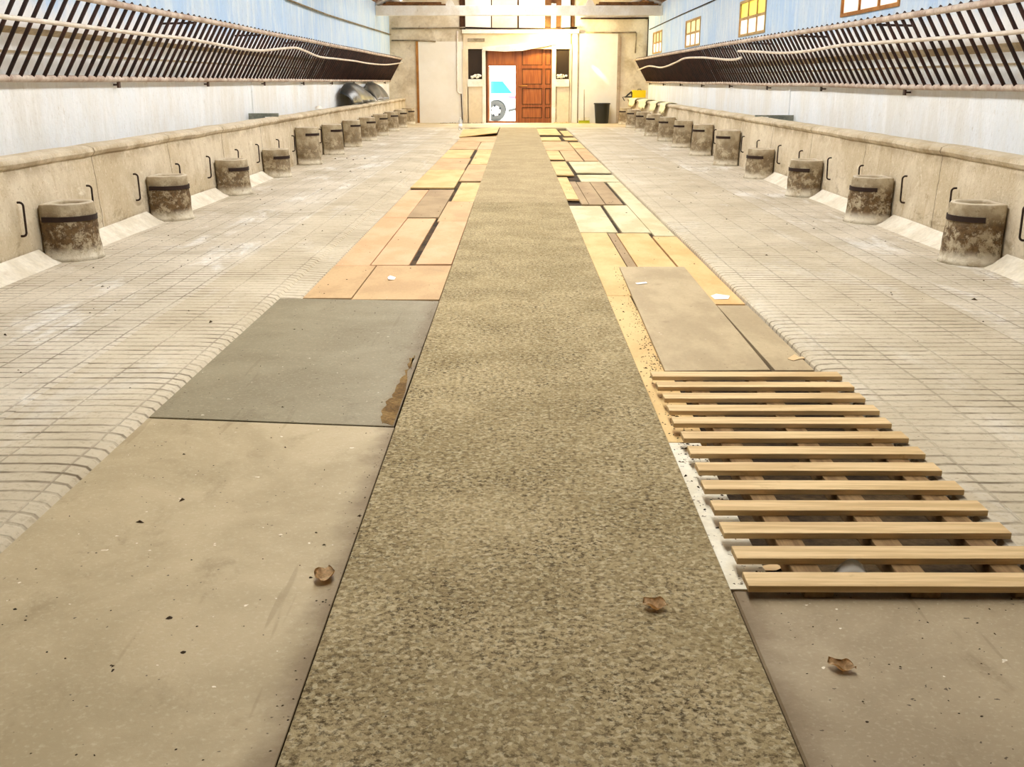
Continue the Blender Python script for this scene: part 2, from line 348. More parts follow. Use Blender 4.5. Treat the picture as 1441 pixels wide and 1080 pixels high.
class MB:
    """collects shapes, then links them as one mesh object"""
    def __init__(s): s.bm = bmesh.new()
    def poly(s, vs, faces):
        b = [s.bm.verts.new(v) for v in vs]
        out = []
        for f in faces:
            try: out.append(s.bm.faces.new([b[i] for i in f]))
            except ValueError: pass
        return b, out
    def box(s, x0, x1, y0, y1, z0, z1, bevel=0):
        vs = [(x0, y0, z0), (x1, y0, z0), (x1, y1, z0), (x0, y1, z0), (x0, y0, z1), (x1, y0, z1), (x1, y1, z1), (x0, y1, z1)]
        fs = [(3, 2, 1, 0), (4, 5, 6, 7), (0, 1, 5, 4), (1, 2, 6, 5), (2, 3, 7, 6), (3, 0, 4, 7)]
        b, f = s.poly(vs, fs)
        if bevel:
            es = list({e for x in f for e in x.edges})
            bmesh.ops.bevel(s.bm, geom=es, offset=bevel, segments=2, profile=.5, affect='EDGES')
        return s
    def prism(s, pts, z0, z1, bevel=0):
        """pts: counter-clockwise (x,y) or (x,y,dz)"""
        n = len(pts)
        d = [p[2] if len(p) > 2 else 0 for p in pts]
        vs = [(p[0], p[1], z0 + q) for p, q in zip(pts, d)] + [(p[0], p[1], z1 + q) for p, q in zip(pts, d)]
        fs = [tuple(reversed(range(n))), tuple(range(n, 2 * n))] + [(i, (i + 1) % n, n + (i + 1) % n, n + i) for i in range(n)]
        b, f = s.poly(vs, fs)
        if bevel:
            es = list({e for x in f for e in x.edges})
            bmesh.ops.bevel(s.bm, geom=es, offset=bevel, segments=1, affect='EDGES')
        bmesh.ops.recalc_face_normals(s.bm, faces=s.bm.faces)
        return s
    def tube(s, pts, r, seg=8, cap=True):
        pts = [Vector(p) for p in pts]; n = len(pts); rings = []
        up0 = None
        for i, p in enumerate(pts):
            t = (pts[min(i + 1, n - 1)] - pts[max(i - 1, 0)]).normalized()
            if up0 is None:
                a = Vector((0, 0, 1)) if abs(t.z) < .9 else Vector((1, 0, 0))
                up0 = (a - t * a.dot(t)).normalized()
            else:
                up0 = (up0 - t * up0.dot(t)).normalized()
            sd = t.cross(up0)
            rr = r[i] if isinstance(r, (list, tuple)) else r
            rings.append([s.bm.verts.new(p + (up0 * math.cos(2 * PI * k / seg) + sd * math.sin(2 * PI * k / seg)) * rr) for k in range(seg)])
        for i in range(n - 1):
            for k in range(seg):
                s.bm.faces.new([rings[i][k], rings[i][(k + 1) % seg], rings[i + 1][(k + 1) % seg], rings[i + 1][k]]).smooth = True
        if cap:
            s.bm.faces.new(list(reversed(rings[0]))); s.bm.faces.new(rings[-1])
        return s
    def lathe(s, prof, c=(0, 0), seg=24, axis='z', off=(0, 0, 0)):
        rings = []
        for (r, z) in prof:
            ring = []
            for k in range(seg):
                a = 2 * PI * k / seg
                v = (r * math.cos(a), r * math.sin(a), z)
                if axis == 'y': v = (v[0], v[2], v[1])
                ring.append(s.bm.verts.new((v[0] + off[0], v[1] + off[1], v[2] + off[2])))
            rings.append(ring)
        for i in range(len(rings) - 1):
            for k in range(seg):
                s.bm.faces.new([rings[i][k], rings[i][(k + 1) % seg], rings[i + 1][(k + 1) % seg], rings[i + 1][k]]).smooth = True
        s.bm.faces.new(list(reversed(rings[0]))); s.bm.faces.new(rings[-1])
        bmesh.ops.recalc_face_normals(s.bm, faces=s.bm.faces)
        return s
    def sweep(s, prof, y0, y1, mats=None, seg=1, closed=True, jit=0):
        """profile in (x,z) swept along y"""
        rings = []
        for i in range(seg + 1):
            y = y0 + (y1 - y0) * i / seg
            ring = []
            for (x, z) in prof:
                j = Vector((0, 0, 0))
                if jit: j = noise.noise_vector(Vector((x * 2, y * 1.3, z * 2))) * jit
                ring.append(s.bm.verts.new((x + j.x, y, z + j.z)))
            rings.append(ring)
        n = len(prof)
        for i in range(seg):
            for k in range(n if closed else n - 1):
                f = s.bm.faces.new([rings[i][k], rings[i][(k + 1) % n], rings[i + 1][(k + 1) % n], rings[i + 1][k]])
                if mats: f.material_index = mats[k]
        if closed:
            s.bm.faces.new(rings[0]); s.bm.faces.new(list(reversed(rings[-1])))
        bmesh.ops.recalc_face_normals(s.bm, faces=s.bm.faces)
        return s
    def build(s, name, mats, parent=None, smooth=False, loc=None):
        me = bpy.data.meshes.new(name)
        if parent is None:
            if loc is None:
                xs = [v.co for v in s.bm.verts]
                lo = [min(c[i] for c in xs) for i in range(3)]; hi = [max(c[i] for c in xs) for i in range(3)]
                loc = Vector(((lo[0] + hi[0]) / 2, (lo[1] + hi[1]) / 2, lo[2]))
            bmesh.ops.translate(s.bm, verts=s.bm.verts, vec=-Vector(loc))
        if smooth:
            for f in s.bm.faces: f.smooth = True
        s.bm.to_mesh(me); s.bm.free()
        for m in (mats if isinstance(mats, (list, tuple)) else [mats]): me.materials.append(m)
        o = link(bpy.data.objects.new(name, me))
        if parent is not None: o.parent = parent
        else: o.location = loc
        return o
def struct(mb, name, mats, **k):
    o = mb.build(name, mats, **k); o['kind'] = 'structure'; return o
def copy_thing(src, loc):
    c = link(src.copy()); c.location = loc
    for ch in src.children:
        d = link(ch.copy()); d.parent = c
        for g in ch.children:
            e = link(g.copy()); e.parent = d
    return c
ORD = ['nearest', 'second', 'third', 'fourth', 'fifth', 'sixth', 'seventh', 'eighth', 'ninth', 'tenth', 'eleventh', 'twelfth', 'thirteenth', 'fourteenth']

# ------------------------------------------------------------------ room
YW = pz(727, 173, 0).y            # end wall
Y0 = -9.0                         # wall behind the camera
XL, XR = -4.70, 4.85
GX = (-.546, .659)                # walkway edges
CURB = 1.73
CL, CR = -1.572, 1.64                  # inner edges of the kerbs
GEND = pz(727, 179.5, 0).y        # end of the gutters
EAVE, RIDGE = 3.98, 5.6
GZ = -.055                        # gutter floor

YS = pz(727, 284, 0).y
struct(MB().box(GX[0], GX[1], Y0, YS - .006, -.2, 0, .006), 'floor_center', M['walk'])
struct(MB().box(GX[0] - .01, GX[1] + .005, YS, GEND, -.2, -.004, .005), 'floor_center_far', M['walk_far'])
struct(MB().box(-5.2, 5.4, GEND, YW + .4, -.25, -.003), 'floor_end', M['plain_floor'])
struct(MB().box(-1.9, 1.9, Y0, GEND, -.3, GZ), 'floor_gutter', M['gutter'])
for s, nm in ((-1, 'left'), (1, 'right')):
    c = 1.572 if s < 0 else 1.64
    if s < 0: prof = [(-c, -.25), (-c, -.05), (-c - .012, -.036), (-1.70, -.031), (-1.735, -.029), (-1.75, -.014), (-1.80, -.004), (-1.88, 0), (-2.36, 0), (-5.2, 0), (-5.2, -.25)]
    else: prof = [(c, -.25), (c, -.05), (c + .006, -.016), (c + .016, -.005), (c + .04, .0), (c + .12, .002), (c + .22, .001), (2.34, 0), (3.0, 0), (5.2, 0), (5.2, -.25)]
    struct(MB().sweep(prof, Y0, GEND, mats=[1, 1, 1, 1, 1, 1, 1, 1] + ([0, 0, 0]), seg=60, jit=.004), 'floor_' + nm, [M['stall'], M['apron']])

def wall_profile(s, X):
    """inner face from floor up: limewashed lower wall, ledge with undercut, blue upper wall"""
    g, a, b = (1.735, 1.93, 1.985) if s < 0 else (1.63, 1.775, 1.855)
    return [(X * s, -.2), (X * s, g), ((X - .014) * s, g + .015), ((X - .02) * s, g + .04), ((X - .006) * s, g + .08), (X * s, a), ((X - .07) * s, b), ((X - .07) * s, 2.40)]
WIN_Y = [(14.1, 16.6), (21.6, 24.1), (29.2, 31.7), (36.8, 39.2)]
WZ = (2.40, 3.12)
for s, X, nm in ((-1, 4.70, 'left'), (1, 4.85, 'right')):
    mb = MB()
    pr = wall_profile(s, X) + [((X + .3) * s, 2.40), ((X + .3) * s, -.2)]
    mb.sweep(pr, Y0, YW + .3, mats=[0, 0, 2, 0, 0, 2, 1, 1, 0, 0], seg=40)
    xa, xb = sorted(((X - .07) * s, (X + .3) * s))
    if s < 0:
        mb2 = MB().box(xa, xb, Y0, YW + .3, 2.40, EAVE)
        mb2 = mb2
    else:
        mb2 = MB().box(xa, xb, Y0, YW + .3, WZ[1], EAVE)
        ya = Y0
        for (a, b) in WIN_Y:
            mb2.box(xa, xb, ya, a, WZ[0], WZ[1]); ya = b
        mb2.box(xa, xb, ya, YW + .3, WZ[0], WZ[1])
    for f in mb2.bm.faces: f.material_index = 1
    me_tmp = bpy.data.meshes.new('t'); mb2.bm.to_mesh(me_tmp); mb2.bm.free()
    mb.bm.from_mesh(me_tmp); bpy.data.meshes.remove(me_tmp)
    struct(mb, 'wall_' + nm, [M['wall_low'], M['wall_up'], M['wall_dirt']])
# pilaster seams on the long walls
for s, X in ((-1, 4.70), (1, 4.85)):
    for zc in (18.9,):
        y = ydep(zc, 1.2)
        struct(MB().box(min((X - .018) * s, (X + .05) * s), max((X - .018) * s, (X + .05) * s), y, y + .10, .4, 1.60, .005), 'trim_1' if s < 0 else 'trim_2', M['wall_low'])

# windows of the right wall
for i, (a, b) in enumerate(WIN_Y):
    x = 4.85 - .07
    r = MB()
    r.box(x - .02, x + .06, a, b, WZ[0], WZ[0] + .05); r.box(x - .02, x + .06, a, b, WZ[1] - .05, WZ[1])
    r.box(x - .02, x + .06, a, a + .06, WZ[0] + .05, WZ[1] - .05); r.box(x - .02, x + .06, b - .06, b, WZ[0] + .05, WZ[1] - .05)
    zm = (WZ[0] + WZ[1]) / 2
    r.box(x - .01, x + .05, a + .06, b - .06, zm - .025, zm + .025)
    for k in (1, 2):
        yy = a + (b - a) * k / 3
        r.box(x - .01, x + .05, yy - .03, yy + .03, WZ[0] + .05, zm - .025)
        r.box(x - .01, x + .05, yy - .03, yy + .03, zm + .025, WZ[1] - .05)
    w = r.build('window_%d' % (i + 1), M['win_frame'] if i else M['brown_strip'])
    w['kind'] = 'structure'
    for k in range(3):
        for up in (0, 1):
            y0_, y1_ = a + (b - a) * k / 3 + .03, a + (b - a) * (k + 1) / 3 - .03
            z0_, z1_ = (zm + .02, WZ[1] - .04) if up else (WZ[0] + .04, zm - .02)
            p = MB().box(x + .012, x + .02, y0_, y1_, z0_, z1_)
            bmesh.ops.translate(p.bm, verts=p.bm.verts, vec=-w.location)
            p.build('pane', [M['pane_c'], M['pane_y'], M['pane_c'], M['pane_c']][i] if up else M['pane_w'], w)

# roof; its ridge opening is unseen, added to light the room
sl = (RIDGE - EAVE) / (5.2 - .8)
mb = MB()
for s in (-1, 1):
    mb.sweep([(5.3 * s, EAVE - .02), (.8 * s, RIDGE), (.8 * s, RIDGE + .08), (5.3 * s, EAVE + .08)], Y0 - .3, YW + .5)
SKY0 = 2.4
mb.box(-.82, .82, Y0 - .3, SKY0, RIDGE, RIDGE + .08)
struct(mb, 'ceiling', M['roof_wood'])

# end wall and rear wall
GX0, GX1 = pY(683, 172, YW).x, pY(776, 172, YW).x
GZT = pY(727, 64, YW).z
mb = MB()
mb.box(-5.0, GX0, YW, YW + .3, -.2, EAVE); mb.box(GX1, 5.15, YW, YW + .3, -.2, EAVE); mb.box(GX0, GX1, YW, YW + .3, GZT, EAVE)
mb.prism([(-5.0, 0), (5.15, 0), (.85, 1), (-.85, 1)], 0, 1) if False else None
mb.poly([(-5.0, YW, EAVE), (5.15, YW, EAVE), (.8, YW, RIDGE), (-.8, YW, RIDGE), (-5.0, YW + .3, EAVE), (5.15, YW + .3, EAVE), (.8, YW + .3, RIDGE), (-.8, YW + .3, RIDGE)],
        [(3, 2, 1, 0), (4, 5, 6, 7), (0, 1, 5, 4), (1, 2, 6, 5), (2, 3, 7, 6), (3, 0, 4, 7)])
bmesh.ops.recalc_face_normals(mb.bm, faces=mb.bm.faces)
struct(mb, 'wall_back', M['end_wall'])
struct(MB().box(-5.0, 5.15, Y0 - .3, Y0, -.2, RIDGE), 'wall_front', M['dark_gap'])

# ------------------------------------------------------------------ low manger walls
for s, nm in ((-1, 'left'), (1, 'right')):
    X = 4.70 if s < 0 else 4.85
    prof = [(4.075, -.1), (4.075, .10), (4.10, .5), (4.125, .80), (4.105, .815), (4.09, .845), (4.105, .88), (4.16, .902), (4.26, .905), (4.33, .89), (4.36, .85), (4.37, .55), (X - .022, .52), (X - .022, -.1)]
    t = empty('feeding_manger', (4.3 * s, 20, 0), 'long low concrete manger wall with rounded top along the ' + nm + ' side', 'low wall', 'manger walls')
    mb = MB(); mb.sweep([(x * s, z) for x, z in prof], Y0 + .01, YW - .01, seg=160, jit=.012)
    bmesh.ops.translate(mb.bm, verts=mb.bm.verts, vec=-Vector(t.location))
    mb.build('wall_body', M['low_wall'], t)
    tubs = [ydep((9.4 if s < 0 else 9.2) + 2.65 * i) for i in range(-3, 4)]
    for i in range(len(tubs) - 1):
        ya_, yb_ = tubs[i] + .335, tubs[i + 1] - .335
        mb = MB(); mb.sweep([(3.885 * s, 0.0), (3.95 * s, .035), (4.06 * s, .118), (4.06 * s, .001), (3.885 * s, -.001)], ya_, yb_, seg=10, jit=.008)
        for v in mb.bm.verts:      # round the ends towards the tubs
            if v.co.y < ya_ + .01 or v.co.y > yb_ - .01:
                v.co.y += (-.16 if v.co.y < (ya_ + yb_) / 2 else .16) * max(0, (3.90 - abs(v.co.x)) / .05 if abs(v.co.x) < 3.9 else 0) * .5
        bmesh.ops.translate(mb.bm, verts=mb.bm.verts, vec=-Vector(t.location))
        f = mb.build('fillet', M['fillet'], t); f['label'] = 'pale sloping fillet at the foot of the wall'
    # partition inside the trough
    y = ydep(18.55, .9)
    xa, xb = sorted((4.15 * s, (X - .03) * s))
    top = .958 if s < 0 else .928
    xm = sorted((4.39 * s, (X - .03) * s))
    tag(MB().box(xm[0], xm[1], y, y + .05, .53, .898).box(xa, xb, y, y + .05, .899, top, .004).build('trough_divider', M['slate']), 'grey slab standing across the trough behind the ' + nm + ' low wall', 'divider', 'trough dividers')

# ------------------------------------------------------------------ concrete drinking tubs
def tub_outline(r, back, n=22):
    """D plan: half circle at the front (+x), straight cheeks back to the wall (-x)"""
    pts = []
    for k in range(n + 1):
        a = -PI / 2 + PI * k / n
        pts.append((r * math.cos(a), r * math.sin(a)))
    for i in range(1, 5):
        pts.append((back * i / 4, r * (1 - .02 * i)))
    m = 6
    for i in range(1, m):
        pts.append((back, r * .92 * (1 - 2 * i / m)))
    for i in range(4, 0, -1):
        pts.append((back * i / 4, -r * (1 - .02 * i)))
    return pts
def make_tub(Ht, seed, t, flare, side):
    back = -.13
    bk = lambda z: -(.118 + .055 * z)
    rows = []
    rb, rt = .275 + flare, .232
    nz = 14
    for i in range(nz + 1):
        f = i / nz; z = Ht * f
        r = rb + (rt - rb) * (f ** .8)
        rows.append((r, z))
    mb = MB()
    rings = []
    for r, z in rows:
        ring = []
        for (x, y) in tub_outline(r, bk(z)):
            v = Vector((x, y, z))
            d = noise.noise(Vector((x * 7 + seed * 5, y * 7, z * 7))) * .012 + noise.noise(Vector((x * 20 + seed * 5, y * 20, z * 20))) * .005
            if z < .001: d = abs(d) + .006
            q = Vector((x, y, 0)).normalized() * d
            ring.append(mb.bm.verts.new((v.x + (q.x if x > 0 else 0), v.y + q.y, max(0, z))))
        rings.append(ring)
    n = len(rings[0])
    # rounded lip, flat rim and bowl
    def extra(scale, z):
        ring = [mb.bm.verts.new((x * scale, y * scale, z + noise.noise(Vector((x * 9, y * 9, seed))) * .004)) for (x, y) in tub_outline(rt, bk(Ht))]
        rings.append(ring)
    extra(.97, Ht + .012); extra(.80, Ht + .014); extra(.74, Ht - .01); extra(.6, Ht - .06); extra(.25, Ht - .085)
    for i in range(len(rings) - 1):
        for k in range(n):
            mb.bm.faces.new([rings[i][k], rings[i][(k + 1) % n], rings[i + 1][(k + 1) % n], rings[i + 1][k]]).smooth = True
    mb.bm.faces.new(rings[-1]); mb.bm.faces.new(list(reversed(rings[0])))
    bmesh.ops.recalc_face_normals(mb.bm, faces=mb.bm.faces)
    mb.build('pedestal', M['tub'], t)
    # iron strap round the front
    zs = Ht - .115; mb = MB(); out = []; inn = []
    rr = rb + (rt - rb) * ((zs / Ht) ** .8)
    a0, a1 = ((-1.86, 1.5) if seed < 2 else (-1.40, 1.5)) if side < 0 else (-1.5, 1.42)
    for k in range(25):
        a = a0 + (a1 - a0) * k / 24
        if a > PI / 2 or a < -PI / 2:
            ex = (abs(a) - PI / 2) * .4; px, py = -ex, math.copysign(rr, a)
            nx, ny = 0, math.copysign(1, a)
        else:
            px, py = rr * math.cos(a), rr * math.sin(a); nx, ny = math.cos(a), math.sin(a)
        for (zz, o) in ((-.022, .012), (.022, .011), (.022, -.02), (-.022, -.02)):
            out.append((px + nx * (o), py + ny * o, zs + zz))
    fs = []
    for k in range(24):
        for j in range(4):
            fs.append((k * 4 + j, k * 4 + (j + 1) % 4, (k + 1) * 4 + (j + 1) % 4, (k + 1) * 4 + j))
    fs += [(0, 1, 2, 3), (99, 98, 97, 96)]
    mb.poly(out, fs); bmesh.ops.recalc_face_normals(mb.bm, faces=mb.bm.faces)
    st = mb.build('strap', M['strap'], t); st['label'] = 'dark iron strap round the front'
HT = [.475, .475, .46, .43, .66, .61, .60, .58, .58, .57, .57, .56]
HTR = [.50, .48, .47, .45, .62, .62, .60, .59, .58, .57, .57, .56]
def drum_label(i, s):
    sd = 'left' if s < 0 else 'right'
    look = {0: 'heavily stained squat', 1: 'dark-patched squat', 2: 'squat', 3: 'low broken-based', 4: 'tall tapering'}.get(i, 'tall pale')
    return '%s concrete drinking tub, %s from the camera along the %s low wall' % (look, ORD[i], sd) if i else '%s concrete drinking tub nearest the camera along the %s low wall' % (look, sd)
for s in (-1, 1):
    for i in range(12):
        zc = (9.4 if s < 0 else 9.2) + 2.65 * i
        y = ydep(zc)
        t = empty('drinking_tub', (3.93 * s, y, 0), drum_label(i, s), 'drinking tub', 'concrete drinking tubs', rz=(0 if s < 0 else PI))
        make_tub((HT if s < 0 else HTR)[i], i + (20 if s > 0 else 0), t, random.uniform(-.01, .02), s)

# ------------------------------------------------------------------ tie staples on the low walls
def make_staple(t):
    hh = .275; d = .046; r = .0095
    mb = MB()
    pts = [(-.001, 0, 0)]
    for k in range(6):
        a = k / 5 * PI / 2
        pts.append((d - .03 + .03 * math.sin(a), 0, .03 - .03 * math.cos(a)))
    for k in range(6):
        a = k / 5 * PI / 2
        pts.append((d - .03 + .03 * math.cos(a), 0, hh - .03 + .03 * math.sin(a)))
    pts.append((-.001, 0, hh))
    mb.tube(pts, r, 8)
    for f in mb.bm.faces: f.smooth = True
    return mb
proto = None
for s in (-1, 1):
    for i in range(12):
        zc0 = (9.4 if s < 0 else 9.2) + 2.65 * i
        for j, dz in enumerate((-.68, .72)):
            y = ydep(zc0 + dz, .4)
            if y > YW - .4: continue
            loc = (4.074 * s, y, .27)
            if proto is None:
                proto = make_staple(None).build('tie_bar', M['rust'], loc=Vector((0, 0, 0)))
                o = proto
            else:
                o = link(proto.copy())
            o.location = loc; o.rotation_euler = (0, random.uniform(-.03, .03) if i else 0, (0 if s < 0 else PI))
            sd = 'left' if s < 0 else 'right'
            o['label'] = 'rusty tie bar just %s the %s drinking tub on the %s low wall' % ('before' if j == 0 else 'beyond', ORD[i], sd)
            o['category'] = 'tie bar'; o['group'] = 'iron tie bars on the low walls'
# drain holes at the foot of the fourth/fifth tubs
for s, px_, py_ in ((-1, 420, 230), (1, 1043, 232)):
    p = pz(px_, py_, .0)
    mb = MB().tube([(p.x + s * .12, p.y, .06), (p.x - s * .06, p.y - .08, .05)], [.06, .055], 12, cap=False)
    b = MB()
    mb.tube([(p.x + s * .02, p.y - .12, .056), (p.x - s * .06, p.y - .17, .05)], .045, 12)
    for f in mb.bm.faces:
        pass
    tag(mb.build('drain_pipe', M['rust']), 'short dark drain pipe at the foot of the fifth tub on the %s' % ('left' if s < 0 else 'right'), 'drain pipe', 'drain pipes')

# ------------------------------------------------------------------ hay racks
def make_rack(s, lo, up, label):
    """lo/up: functions y -> (x,z) of the lower and upper rail"""
    ya, yb = 8.55, YW - .12
    t = empty('hay_rack', (lo(20)[0], 20, lo(20)[1]), label, 'hay rack', 'hay racks')
    O = Vector(t.location)
    pl = lambda f, y, dx=0, dz=0: Vector((f(y)[0] + dx, y, f(y)[1] + dz)) - O
    ys = [ya + (yb - ya) * k / 24 for k in range(25)]
    MB().tube([pl(up, y) for y in ys], .035, 10).build('upper_rail', M['rail'], t)
    MB().tube([pl(lo, y) for y in ys], .034, 10).build('lower_rail', M['rail'], t)
    # thin strip under the lower rail, against the wall
    mb = MB()
    y = 10.07 if s < 0 else 10.32
    while y > ya + .26: y -= .2605
    k = 0; rest = MB()
    while y < yb - .03:
        a, b = pl(lo, y), pl(up, y)
        j = random.uniform(-.012, .012)
        a2 = a + Vector((0, random.uniform(-.008, .008), 0)); b2 = b + Vector((0, j, 0))
        d = (b2 - a2).normalized()
        tgt = MB() if k < 100 else rest
        e = b2 + d * .0 + Vector((s * .045, 0, .05))
        tgt.tube([a2, b2, e], .0205, 6)
        if k < 100: tgt.build('bar', M['bar'], t)
        k += 1; y += .2605
    o = rest.build('bar', M['bar'], t); o['kind'] = 'stuff'
    X = (4.63 if s < 0 else 4.78) * s
    for q in range(8):
        zc = (13.9 if s < 0 else 12.8) + 3.6 * q
        yy = ydep(zc, 2.2)
        if yy < yb - .2:
            a = pl(up, yy)
            MB().tube([(X + s * .02 - O.x, yy - O.y, a.z - .06), a + Vector((0, 0, -.05))], .014, 6).build('bracket', M['bar'], t)
        zc = (12.4 if s < 0 else 13.1) + 3.6 * q
        yy = ydep(zc, 1.5)
        if yy < yb - .2:
            a = pl(lo, yy)
            MB().box(a.x - .012, a.x + .012, a.y - .03, a.y + .03, a.z - .10, a.z - .02).box(min(a.x, X + s * .1 - O.x), max(a.x, X + s * .1 - O.x), a.y - .012, a.y + .012, a.z - .075, a.z - .055).build('bracket', M['bar'], t)
    return t
loL = lambda y: (-4.64, 1.525 - .022 * min(1, (y - 9) / 30))
upL = lambda y: (-4.20, 2.278 + .004 * math.sin(y * .9))
loR = lambda y: (4.775, 1.432 + .03 * min(1, max(0, (y - 10) / 30)) + .006 * math.sin(y * .8))
upR = lambda y: (4.32, 2.185 + .055 * min(1, max(0, (y - 10) / 14)))
make_rack(-1, loL, upL, 'long slatted iron hay rack hung along the left wall')
make_rack(1, loR, upR, 'long slatted iron hay rack hung along the right wall below the windows')

def on_rack(x, y, lo, up, s, off=.05):
    """point of the sloping rack face seen at a pixel"""
    a = Vector((lo(20)[0], 0, lo(20)[1])); b = Vector((up(20)[0], 0, up(20)[1]))
    d = (b - a).normalized(); n = Vector((d.z * -s, 0, d.x * s)).normalized()
    if n.x * s > 0: n = -n
    a = a + n * off
    r = ray(x, y); k = (a - EYE).dot(n) / r.dot(n)
    return EYE + r * k
def smooth_path(pts, m=6):
    P = [Vector(p) for p in pts]; out = []
    for i in range(len(P) - 1):
        p0, p1, p2, p3 = P[max(i - 1, 0)], P[i], P[i + 1], P[min(i + 2, len(P) - 1)]
        for k in range(m):
            t = k / m
            out.append(.5 * ((2 * p1) + (p2 - p0) * t + (2 * p0 - 5 * p1 + 4 * p2 - p3) * t * t + (3 * p1 - p0 - 3 * p2 + p3) * t ** 3))
    out.append(P[-1]); return out
PL = [(-40, 14), (0, 22.5), (25, 26), (100, 35), (210, 49), (265, 55), (325, 66), (350, 70), (370, 71), (400, 68), (417, 67.5), (430, 72), (450, 80), (475, 83), (500, 86), (520, 89.5), (545, 91), (567, 88)]
tag(MB().tube(smooth_path([on_rack(x, y, loL, upL, -1, .07) for x, y in PL]), .022, 10).build('water_pipe', M['pipe']), 'wavy white water pipe tied along the middle of the left hay rack', 'water pipe', 'water pipes')
PR = [(1480, 38), (1441, 44), (1337, 53), (1266, 58), (1218, 61.5), (1183, 64), (1135, 72), (1100, 74.5), (1068, 73), (1039, 72)]
tag(MB().tube(smooth_path([on_rack(x, y, loR, lambda y: upR(11.5), 1, .075) for x, y in PR]), .022, 10).build('water_pipe', M['pipe']), 'white water pipe along the near half of the right hay rack', 'water pipe', 'water pipes')
PR = [(1043, 81), (1036, 83.5), (1022, 84), (1002, 82), (985, 81), (964, 82), (952, 87.5), (939, 93), (929, 95), (914, 93), (904, 96), (898, 99)]
tag(MB().tube(smooth_path([on_rack(x, y, loR, upR, 1, .075) for x, y in PR]), .024, 10).build('water_pipe', M['pipe']), 'wavy pale water pipe along the far half of the right hay rack', 'water pipe', 'water pipes')

# ------------------------------------------------------------------ gutter covers
boards = []
def B(quad, m, label, layer=0, name='cover_board', tilt=0):
    """quad: pixel corners; becomes a rectangle lying in the gutter"""
    z = -.03 if layer == 0 else -.008
    P = [pz(x, y, z) for x, y in quad]
    ys = sorted(p.y for p in P)
    y0, y1 = (ys[0] + ys[1]) / 2, (ys[2] + ys[3]) / 2
    xs = sorted(p.x for p in P)
    x0, x1 = (xs[0] + xs[1]) / 2, (xs[2] + xs[3]) / 2
    boards.append(dict(r=[x0, x1, y0, y1], m=m, label=label, layer=layer, name=name, tilt=tilt))
# left gutter
B([(418, 418), (494, 421), (528, 374), (463, 374)], 'tan', 'tan board between the grooved floor and a crack, just beyond the grey plate')
B([(496, 421), (625, 421), (639, 373), (529, 374)], 'tan', 'wide dusty tan board touching the walkway, just beyond the grey plate')
B([(463, 374), (522, 373), (572, 307), (533, 306)], 'pink', 'salmon pink board at the outer edge, left of the long dark slot')
B([(522.5, 373), (578, 372), (612, 307), (572.5, 307)], 'pink', 'salmon pink board immediately left of the long dark slot')
B([(583, 372), (640, 371), (661, 313), (621, 310)], 'pink', 'salmon board between the long dark slot and the walkway')
B([(533, 306), (572, 306), (604, 267), (575.5, 267)], 'pink', 'narrow salmon board at the outer edge, behind the slotted row')
B([(572.5, 306), (617, 306), (642, 267), (604.5, 267)], 'brown', 'brown board in the middle of the left gutter, behind the slotted row')
B([(617.5, 309), (664, 313), (673, 283), (627, 283)], 'tan', 'tan board touching the walkway, level with the concrete seam')
B([(575.5, 265.5), (641, 265.5), (653, 239), (601, 239)], 'yellow', 'raised yellow board with a dark front edge, in the left gutter', tilt=.02)
B([(637, 283), (672.5, 284), (680.5, 257), (648, 257)], 'yellow', 'pale yellow board touching the walkway, beside the raised yellow board')
B([(647.5, 255.5), (681, 255.5), (689, 231.5), (659, 231.5)], 'tan', 'tan board touching the walkway with a dark line in front, left gutter', tilt=.012)
B([(604, 239), (654, 239), (662, 223), (620, 223)], 'tan', 'tan board at the outer edge, directly behind the raised yellow board')
B([(620, 222.5), (661, 222.5), (667.5, 211), (632, 211)], 'yellow', 'yellow board left of the short dark slot far down the left gutter')
B([(663, 231.5), (689, 231), (696, 211), (671, 211)], 'yellow', 'yellow board right of the short dark slot, against the walkway')
B([(633.5, 210), (671, 210.5), (676, 200), (642, 200)], 'tan', 'small tan outer-edge board, second row from the far end, left gutter')
B([(672, 210.5), (696, 210.5), (700, 200), (676.5, 200)], 'pink', 'small salmon board against the walkway near the far end, left gutter')
B([(642, 199.5), (699, 199.5), (703, 190), (647.5, 190)], 'tan', 'narrow crosswise board just in front of the lifted one, left gutter')
# right gutter
B([(811, 327.5), (855, 327.5), (905, 418), (846, 414)], 'yellow', 'yellow board beside the walkway, its corner under the big taupe sheet')
B([(855.5, 328), (866, 328), (897.5, 376), (884, 376)], 'brown', 'thin brown strip between two yellow boards in the right gutter')
B([(866.5, 328), (914, 328), (950, 376), (898, 376)], 'orange', 'orange-yellow board behind the big taupe sheet')
B([(915.5, 334), (957, 332), (1057, 428), (1006, 428)], 'orange', 'long orange-yellow board along the kerb, right of the big taupe sheet')
B([(795.6, 289), (847, 290), (867, 326.5), (811, 326.5)], 'cream', 'cream board touching the walkway with a dark gap on its right')
B([(849.5, 289), (884, 289), (914, 327), (875, 327)], 'cream', 'cream board in the middle of the right gutter, right of a dark gap')
B([(851.5, 256.5), (875, 256), (956, 332), (925, 331)], 'cream', 'long cream board running along the right kerb')
B([(780, 249.5), (799, 249.5), (815, 282), (793, 282.5)], 'orange', 'raised narrow orange board against the walkway, right gutter', tilt=.02)
B([(802, 255), (812.5, 256), (826, 287.5), (815.5, 287.5)], 'brown', 'narrow brown board right of the raised orange one')
B([(813, 256), (831, 256), (850, 287.5), (826.5, 287.5)], 'brown', 'brown board with a stone on it, second of the brown trio')
B([(831.5, 256), (851, 256), (874.5, 287.5), (850.5, 287.5)], 'brown', 'brown board beside the long cream board, last of the brown trio')
